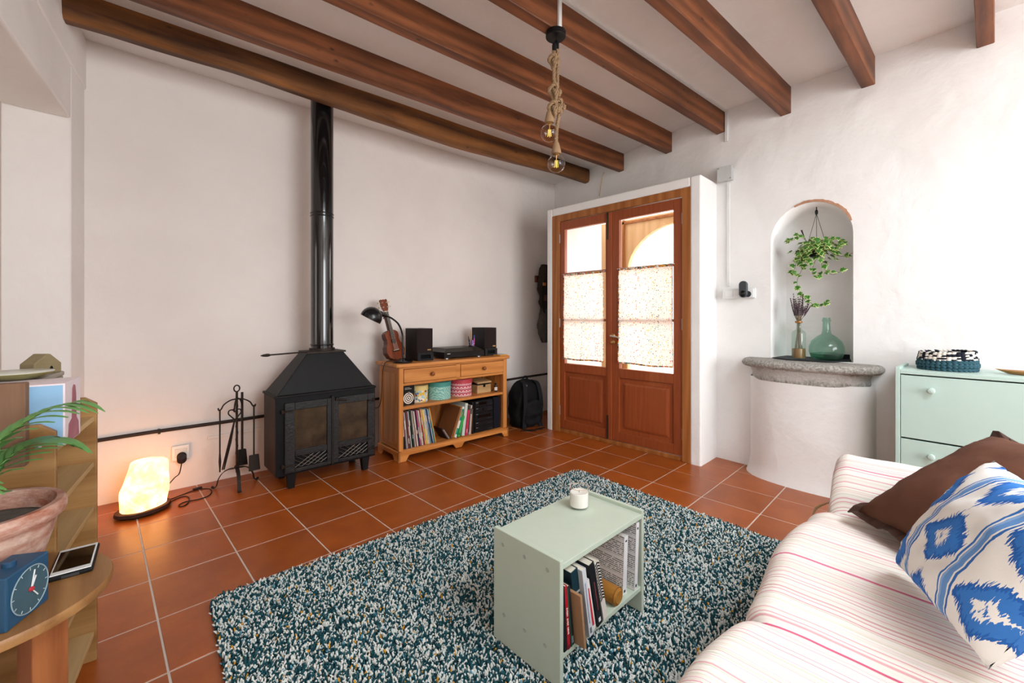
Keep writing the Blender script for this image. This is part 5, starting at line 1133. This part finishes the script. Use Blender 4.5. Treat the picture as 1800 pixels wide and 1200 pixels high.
vines = [[(1420, 425), (1405, 415), (1395, 422), (1387, 424)], [(1425, 430), (1408, 450), (1400, 462), (1395, 480), (1400, 485)], [(1428, 440), (1412, 470), (1402, 490), (1402, 505), (1408, 515), (1415, 530)], [(1440, 440), (1432, 460), (1428, 478), (1436, 487), (1446, 480)],
         [(1450, 430), (1466, 420), (1480, 422), (1488, 427)], [(1452, 430), (1470, 448), (1486, 450), (1500, 444)], [(1440, 440), (1446, 468), (1462, 482), (1478, 477)], [(1410, 515), (1420, 528), (1436, 538), (1450, 535), (1460, 531)], [(1430, 435), (1418, 447), (1408, 455), (1410, 470)], [(1445, 430), (1462, 436), (1475, 438), (1482, 432)]]
for vi, vv in enumerate(vines):
    dx = XN + (.03 if vi in (0, 4) else -.01 + .02 * (vi % 3)); P = smoothpath([loc(u, v, dx) for u, v in vv], 5)
    MB().tube(P, .0014, 5).build('vine', plain('#5d5a3c', .8), iv, smooth=60)
    for q in range(3, len(P), 3):
        for _ in range(2 if q % 2 else 1):
            s_ = .029 * random.uniform(.7, 1.05); p = P[q] + Vector((random.uniform(-.012, .0), random.uniform(-.018, .018), random.uniform(-.004, .018)))
            putleaf(p, s_, camd + Vector((random.uniform(-.2, .2), random.uniform(-.5, .5), random.uniform(0, .7))), (P[q] - P[q - 2]) + Vector((0, random.uniform(-.02, .02), -.01)))
feather = MB().tube([(-.02, .06, 1.71), (-.03, .085, 1.79)], [.001, .006], 5).build('dry_leaf', plain('#3a2a24', .9), iv)

# ================================================================== WALL FITTINGS ON THE RIGHT
def rwp(u, v, off=0.0): p = wallhit(u, v); return Vector((p.x - off, p.y, p.z))
p = rwp(1300, 516)
t = thing('switch_panel', 'white three-gang switch and socket panel on the wall beside the door', 'switch', p, R(-86))
MB().b2((-.118, -.03, -.04), (.118, .002, .04)).build('frame', plain('#e6e6e4', .35), t, bevel=.005, seg=3)
for x in (-.10, -.035): MB().b2((x, -.034, -.024), (x + .058, -.029, .024)).build('rocker', plain('#eeeeec', .35), t, bevel=.003)
MB().b2((.028, -.045, -.036), (.112, -.029, .036)).build('adapter', plain('#ececea', .35), t, bevel=.008, seg=3)
t = thing('camera_dock', 'dark grey rounded smart camera plugged into the switch panel', 'camera', rwp(1312, 509, .068), R(-92))
st = [(.03 * math.cos(a), .03 * math.sin(a) + (.034 if math.sin(a) > 0 else -.034)) for a in [2 * math.pi * k / 28 for k in range(28)]]
MB().prism(st, -.018, .012, lambda a, b, h: (a, h, b)).build('body', plain('#3a3d42', .4, 0, '#33363a', 10), t, bevel=.006, smooth=50)
MB().lathe([(0, 0), (.022, 0), (.024, .006), (.018, .010), (0, .010)], 24, (0, -.017, -.034), rot('X', 90)).build('lens', plain('#121316', .15), t, smooth=40)
MB().lathe([(.024, 0), (.024, .045), (0, .045)], 24, (.02, .02, -.036), rot('X', -90)).build('plug_foot', plain('#33363a', .45), t, smooth=40)
jb = rwp(1277, 308)
t = thing('junction_box', 'grey plastic junction box on the wall above the door corner', 'junction box', jb, R(-86))
MB().b2((-.055, -.05, -.055), (.055, .0, .055)).build('box', plain('#b9b9b6', .5), t, bevel=.005); MB().b2((-.057, -.062, -.057), (.057, -.05, .057)).build('lid', plain('#c3c3c0', .5), t, bevel=.004)
for x, z in ((-.045, .045), (.045, -.045)): MB().lathe([(.006, 0), (.006, .003), (0, .003)], 10, (x, -.062, z), rot('X', 90)).build('screw', plain('#8f8f8c', .4), t)
t = thing('cable_trunking', 'white cable trunking running from pendant lamp along ceiling and down the wall', 'trunking')
TRK = plain('#e2e1de', .5)
a0, a1 = rwp(1281, 322, .008), rwp(1281, 503, .008); b0, b1 = rwp(1276, 206, .008), rwp(1279, 296, .008)
MB().box(((a0.x + a1.x) / 2, (a0.y + a1.y) / 2, (a0.z + a1.z) / 2), (.014, .022, a0.z - a1.z)).build('wall_run', TRK, t, bevel=.002)
MB().box(((b0.x + b1.x) / 2, (b0.y + b1.y) / 2, (b0.z + CZ) / 2 - .18 + .19), (.014, .022, CZ - b1.z)).build('wall_run', TRK, t, bevel=.002)
e4, sl4, zb4 = BEAM[3]
by = lambda x: e4.y + (x - e4.x) * sl4 - .07
LX = 1.74
MB().hexa([(LX - .9, by(LX - .9) - .02, CZ - .014), (e4.x, by(e4.x) - .02, CZ - .014), (e4.x, by(e4.x) - .001, CZ - .014), (LX - .9, by(LX - .9) - .001, CZ - .014)], [(LX - .9, by(LX - .9) - .02, CZ), (e4.x, by(e4.x) - .02, CZ), (e4.x, by(e4.x) - .001, CZ), (LX - .9, by(LX - .9) - .001, CZ)]).build('ceiling_run', TRK, t)
MB().b2((LX - .012, by(LX) - .013, zb4 + .0), (LX + .012, by(LX) + .0, CZ)).build('beam_drop', TRK, t, bevel=.002)
t = thing('wall_wire', 'thin yellowed wire on the wall above the door surround', 'wire')
MB().tube([tuple(rwp(1062, 303, .006)), tuple(rwp(1058, 322, .006)), tuple(rwp(1054, 345, .006))], .005, 6).build('wire', plain('#cdb994', .7), t)

# ================================================================== PENDANT LAMP
lx, ly = LX, by(LX) + .02
pt = thing('rope_pendant_lamp', 'knotted jute rope pendant lamp with two clear globe bulbs', 'pendant lamp', (lx, ly, 0))
zc = zb4
MB().lathe([(0, zc - .03), (.050, zc - .03), (.053, zc - .027), (.053, zc - .002), (0, zc - .002)], 32).build('ceiling_rose', plain('#111112', .35), pt, smooth=40)
MB().tube([(.004, 0, zc - .03), (.004, 0, zc - .065)], .002, 6).build('flex', BLK, pt)
for dx, dz in ((-.012, -.022), (.008, .0)): MB().lathe([(0, zc - .045 + dz), (.010, zc - .045 + dz), (.012, zc - .055 + dz), (.012, zc - .085 + dz), (0, zc - .086 + dz)], 14, (dx, 0, 0)).build('cord_grip', BLK, pt, smooth=40)
JU = NT('jute'); wv = JU.noise(JU.coord(), 260, 3); JU.base(JU.mix(wv, '#a88a6a', '#7d634a')); JU.bump(wv, .6, .003); JU = JU.fin(.95, 0, .1)
def rope(P, r, name, par):
    """three twisted strands"""
    P = [Vector(p) for p in P]; m = MB(); acc = 0; pts = [[], [], []]; u = None
    for i, p in enumerate(P):
        T = (P[min(i + 1, len(P) - 1)] - P[max(i - 1, 0)]).normalized()
        u = T.orthogonal().normalized() if u is None else (u - T * u.dot(T)).normalized(); v = T.cross(u)
        if i: acc += (P[i] - P[i - 1]).length
        for k in range(3):
            a = acc / r * 1.25 + k * 2.094; pts[k].append(p + (u * math.cos(a) + v * math.sin(a)) * r * .52)
    for k in range(3): m.tube(pts[k], r * .56, 6)
    return m.build(name, JU, par, smooth=60)
def dense(pts, n=16): return smoothpath(pts, n)
z1, z2 = 2.185, 2.025                                 # rope ends above the two bulbs (set below)
zA, zB = 2.13, 1.975                                 # bulb centres
top = zc - .085
def knot(cx, cy, cz_, sc, ph=0, n=26):
    out_ = []
    for k in range(n):
        q = ph + 2 * math.pi * (.04 + .92 * k / (n - 1)); x = math.sin(q) + 2 * math.sin(2 * q); z = math.cos(q) - 2 * math.cos(2 * q); y = -math.sin(3 * q)
        out_.append((cx + x * sc * .8, cy + y * sc * 1.5, cz_ + z * sc * 1.15))
    return out_
R1 = [(-.012, 0, top - .015), (-.014, 0, top - .03)] + knot(-.016, 0, top - .075, .010) + [(-.014, 0, top - .125), (-.014, 0, top - .17)] + knot(-.008, 0, top - .235, .0125, .0) + [(-.014, .0, top - .285)] + knot(-.014, 0, top - .325, .0115, .0) + [(-.02, .008, top - .375), (-.03, .018, zA + .075)]
R2 = [(.010, 0, top), (.024, .006, top - .05), (.026, .01, top - .12), (.03, .012, top - .20), (.036, .012, top - .235)] + knot(.038, .006, top - .295, .0115, .0) + [(.03, .004, top - .35), (.018, .004, top - .40), (.014, .008, zB + .14), (.012, .006, zB + .08)]
rope(dense(R1, 5), .0100, 'rope', pt); rope(dense(R2, 8), .0100, 'rope', pt)
BG = glass('bulb_glass', '#fbf7f0'); 
fe = NT('filament'); fe.base('#d9a52a'); fe.b.inputs['Emission Color'].default_value = (1, .72, .12, 1); fe.b.inputs['Emission Strength'].default_value = .8; fe = fe.fin(.5)
for bx, by_, zb_ in ((-.03, .018, zA), (.012, .006, zB)):
    MB().lathe([(.011, zb_ + .115), (.016, zb_ + .105), (.022, zb_ + .08), (.026, zb_ + .06), (.024, zb_ + .052), (.0, zb_ + .052)], 20, (bx, by_, 0)).build('rope_socket', JU, pt, smooth=60)
    bl = MB().lathe([(.013, zb_ + .056), (.014, zb_ + .046)] + [(.0475 * math.sin(R(a)), zb_ + .0475 * math.cos(R(a))) for a in range(22, 180, 12)] + [(.001, zb_ - .0475)], 32, (bx, by_, 0), cap=False).build('bulb', BG, pt, smooth=70)
    MB().lathe([(.013, zb_ + .062), (.013, zb_ + .048), (.004, zb_ + .044), (.0025, zb_ + .02), (0, zb_ + .02)], 16, (bx, by_, 0)).build('bulb_base', BRASS, bl, smooth=40)
    for k in range(4):
        a = k * math.pi / 2 + .5; MB().tube([(bx + .006 * math.cos(a), by_ + .006 * math.sin(a), zb_ + .018), (bx + .009 * math.cos(a), by_ + .009 * math.sin(a), zb_ - .02)], .0014, 6).build('filament', fe, bl)

# ================================================================== LEFT SHELF UNIT
t = thing('open_shelf_unit', 'low oak shelf unit with three shelves and notched side panels on the left', 'shelf unit', (.005, 2.017, 0), R(90 - 10))
# local: x from far panel (0) to near panel (-.43), y to the left wall (+)
def panel(x, name):
    poly = [(0, 0), (.25, 0), (.25, .89), (.03, .89), (0, .868)]
    return MB().prism(poly, x - .008, x + .008, lambda a, b, h: (h, a, b)).build(name, W_OAK('y'), t, bevel=.002)
pf = panel(0, 'side_panel'); pn = panel(-.432, 'side_panel')
for z in (.825, .672, .522, .30, .10): MB().b2((-.424, .006, z - .016), (-.008, .246, z)).build('shelf_board', W_OAK2('x'), t, bevel=.0015)
MB().b2((-.424, .238, .03), (-.008, .246, .80)).build('back_board', W_OAK('x'), t)
pk = MB().b2((-.468, .045, .797), (-.441, .26, 1.0)).build('plank', wood('#7a5a44', '#5a4030', 'z', 5, .8, bump=.4), t, bevel=.003); pk['label'] = 'weathered dark wood plank screwed to the outer side'
for y, z, x in ((.03, .835, -.441), (.09, .85, -.4685), (.075, .82, -.4685)): MB().lathe([(.006, 0), (.006, .002), (0, .0025)], 10, (x, y, z), rot('Y', -90)).build('screw', STEEL, t)
# things on the top shelf
SHR = R(90 - 10); SHM = Matrix.Translation((.005, 2.017, 0)) @ Matrix.Rotation(SHR, 4, 'Z')
def onsh(name, lab, cat, x, y, z, rz=0): return thing(name, lab, cat, SHM @ Vector((x, y, z)), SHR + rz)
t = onsh('postcard_box', 'tall box printed sky blue and pale pink with a red tower on the shelf', 'box', -.418, -.012, .8255)
MB().b2((0, 0, 0), (.145, .20, .162)).build('carton', plain('#e4d3d2', .6, 0, '#d6c6cc', 8), t, bevel=.001)
bf = MB().b2((-.001, .004, .004), (0, .196, .158)).build('blue_print', plain('#7fa9cb', .6, 0, '#8fb5d2', 4), t)
MB().b2((-.0016, .120, .045), (-.001, .135, .125)).build('window_print', plain('#e6dfd0', .6), bf); MB().b2((-.0022, .112, .10), (-.0016, .136, .122)).build('window_print', plain('#17181c', .6), bf)
MB().prism([(.02, .002), (.13, .002), (.125, .04), (.105, .055), (.10, .12), (.093, .145), (.075, .15), (.062, .14), (.058, .06), (.03, .05)], -.0006, 0, lambda a, b, h: (a, h, b)).build('tower_print', plain('#8a3b4a', .7, 0, '#b07a80', 18), t)
t = onsh('storage_tin', 'plain grey storage tin behind the printed box', 'tin', -.255, .075, .8255); MB().b2((0, 0, 0), (.23, .17, .145)).build('body', plain('#8a8274', .6), t, bevel=.004); MB().b2((-.002, -.002, .145), (.232, .172, .160)).build('lid', plain('#9a9284', .5), t, bevel=.004)
t = onsh('ceramic_dish', 'shallow olive ceramic dish with pale rim beside the little house', 'dish', -.245, .125, .9885)
MB().lathe([(0, 0), (.045, 0), (.075, .014), (.078, .018), (.072, .016), (.045, .006), (0, .005)], 32).build('dish', plain('#8a8452', .35, 0, '#6f6c40', 14), t, smooth=50); MB().lathe([(.073, .0165), (.079, .0185), (.077, .0205), (.0, .019)], 32, cap=False).build('rim', plain('#cfcdbd', .3), t, smooth=50)
t = onsh('house_ornament', 'little sand-coloured clay house ornament on the shelf unit', 'ornament', -.13, .115, .986, R(-35))
MB().prism([(0, 0), (.078, 0), (.078, .030), (.046, .060), (.036, .060), (0, .032)], 0, .045, lambda a, b, h: (a, h, b)).build('house', plain('#8a7a58', .9, 0, '#75674a', 30, .5, 60), t, bevel=.003); MB().prism([(.044, .006), (.052, .006), (.052, .018), (.048, .023), (.044, .018)], -.001, .004, lambda a, b, h: (a, h, b)).build('doorway', plain('#15130f', .9), t)

# ================================================================== ROUND SIDE TABLE
TC = Vector((-.165, 1.392, 0)); TZ = .57
t = thing('round_side_table', 'small round oak side table beside the shelf unit', 'side table', TC)
MB().lathe([(0, TZ - .024), (.188, TZ - .024), (.195, TZ - .02), (.197, TZ - .006), (.194, TZ), (0, TZ)], 56).build('table_top', wood('#a87c4c', '#7a5029', 'y', 6, .42), t, smooth=35)
for a in (-8, 112, 232):
    c, s_ = .085 * math.cos(R(a)), .085 * math.sin(R(a)); Mz = Matrix.Rotation(R(a + 40), 3, 'Z')
    MB().box((c, s_, (TZ - .024) / 2), (.062, .048, TZ - .024), Mz).build('leg', wood('#a8683c', '#7c4320', 'z', 7, .45), t, bevel=.003)
MB().lathe([(0, TZ - .06), (.06, TZ - .06), (.06, TZ - .024), (0, TZ - .024)], 20).build('hub', W_OAK('x'), t)
# alarm clock
ca = Vector((-.118, 1.225, TZ + .0005)); t = thing('alarm_clock', 'square petrol-blue alarm clock with round dial on the side table', 'clock', ca, R(60.4))
MB().b2((0, 0, 0), (.10, .062, .102)).build('case', plain('#1f4a66', .45, 0, '#1b4260', 8), t, bevel=.003)
di = MB().lathe([(0, 0), (.043, 0), (.044, .001), (0, .0014)], 40, (.051, 0, .051), rot('X', 90)).build('dial', plain('#3c5a66', .25, 0, '#35505c', 30), t, smooth=30)
MB().tube([(.051 + .0435 * math.cos(a), -.0016, .051 + .0435 * math.sin(a)) for a in [2 * math.pi * k / 40 for k in range(40)]], .0012, 5, closed=True).build('bezel', plain('#8fa3ac', .25), di, smooth=60)
for nm4, ang, ln_, wd_, c in (('hour_hand', 62, .024, .0032, '#e8ecec'), ('minute_hand', 76, .035, .0026, '#eef0f0'), ('alarm_hand', -52, .026, .002, '#d9dede')):
    MB().box((.051 + ln_ / 2 * math.cos(R(ang)), -.003, .051 + ln_ / 2 * math.sin(R(ang))), (ln_, .001, wd_), Matrix.Rotation(R(-ang), 3, 'Y')).build(nm4, plain(c, .4), di)
MB().lathe([(.005, 0), (.004, .004), (0, .005)], 14, (.051, -.002, .051), rot('X', 90)).build('pin', plain('#b5313a', .4), di); MB().lathe([(.010, .102), (.010, .110), (.008, .112), (0, .112)], 18, (.05, .031, 0)).build('button', plain('#1b4260', .45), t, smooth=40)
for k in range(12):
    a = R(30 * k); MB().box((.051 + .039 * math.cos(a), -.0015, .051 + .039 * math.sin(a)), (.005, .0006, .001), Matrix.Rotation(-a, 3, 'Y')).build('hour_mark', plain('#c9d4d6', .4), di)
# phone
t = thing('smartphone', 'white-framed smartphone in a black case lying on the side table', 'phone', (-.034, 1.457, TZ + .0005), R(-5))
MB().b2((-.037, -.071, 0), (.037, .071, .011)).build('case', plain('#141416', .5), t, bevel=.004, seg=3); fr_ = MB().b2((-.0335, -.0675, .010), (.0335, .0675, .0128)).build('frame', plain('#e6e6e4', .3), t, bevel=.001)
MB().b2((-.0305, -.052, .0128), (.0305, .054, .0133)).build('screen', plain('#0a0808', .06, 0, None, 4, 0, None, (1, 1, 1), .7), fr_); MB().b2((-.014, -.0725, .003), (.014, -.0708, .008)).build('port', plain('#3a3a3c', .4), t); MB().tube([(.0, -.0598, .0128), (.0, -.0598, .0134)], .0055, 20).build('home_button', plain('#dededc', .3), fr_)
# pot with palm
pc = Vector((-.185, 1.449, TZ + .0005))
t = thing('potted_palm', 'small palm in a weathered terracotta pot on the side table', 'potted plant', pc)
def pot_mat():
    tt = NT('weathered_terracotta'); v = tt.coord((1, 1, 3)); n = tt.noise(v, 9, 6, .65); n2 = tt.noise(tt.coord(), 28, 5, .7)
    c = tt.mix(tt.ramp(n, [(.4, (0, 0, 0, 1)), (.62, (1, 1, 1, 1))]), '#9a5f4a', '#c2a494'); c = tt.mix(tt.ramp(n2, [(.5, (0, 0, 0, 1)), (.75, (.6, .6, .6, 1))]), c, '#7d4a3a'); tt.base(c); tt.bump(n2, .3, .004); return tt.fin(.9, 0, .15)
MB().lathe([(0, 0), (.082, 0), (.087, .004), (.104, .055), (.119, .11), (.124, .13), (.126, .14), (.135, .143), (.139, .152), (.139, .166), (.134, .174), (.122, .174), (.116, .162), (.112, .135)], 56, cap=False).build('pot', pot_mat(), t, smooth=45)
MB().lathe([(0, .140), (.09, .138), (.115, .132)], 32, cap=False).build('soil', plain('#3a342e', .95, 0, '#6a6258', 40, .9, 60), t, smooth=60)
def frond(tip_pts, par):
    P = smoothpath(tip_pts, 7); MB().tube(P, [.0032 - .0024 * i / (len(P) - 1) for i in range(len(P))], 6).build('frond_stem', plain('#5f8a3a', .6), par, smooth=60)
    for i in range(6, len(P) - 1, 2):
        T = (P[i + 1] - P[i - 1]).normalized(); side = T.cross(Vector((0, 0, 1))).normalized()
        for sg in (-1, 1):
            ln_ = .085 * math.sin(math.pi * (.25 + .65 * (i / len(P)))) + .02; d = (T * .8 + side * sg * .75).normalized(); pts = []
            for q in range(6):
                f = q / 5; c = P[i] + d * ln_ * f + Vector((0, 0, -.035 * f * f)); w_ = .0105 * math.sin(math.pi * (.12 + .86 * f)) ** .8; up_ = d.cross(Vector((0, 0, 1))).normalized(); pts += [c - up_ * w_, c + Vector((0, 0, .002)), c + up_ * w_]
            m = MB(); m.v = [tuple(x) for x in pts]; m.f = [(q * 3 + k, q * 3 + k + 1, q * 3 + k + 4, q * 3 + k + 3) for q in range(5) for k in range(2)]; m.build('leaflet', PALM, par, smooth=80, fix=False)
PALM = leafmat('#4a7a38', '#6f9a5c', 'palm_leaf')
frond([(.0, -.01, .155), (.01, -.02, .24), (.04, -.015, .32), (.10, .0, .372), (.17, .015, .39)], t)
frond([(.0, .01, .155), (.01, .0, .22), (.045, .02, .272), (.09, .035, .30), (.14, .05, .295)], t)
frond([(-.01, .0, .155), (-.03, -.02, .25), (-.05, -.06, .33), (-.07, -.12, .37)], t)
frond([(.005, -.01, .155), (.0, -.03, .20), (-.01, -.07, .25), (.0, -.12, .265)], t)
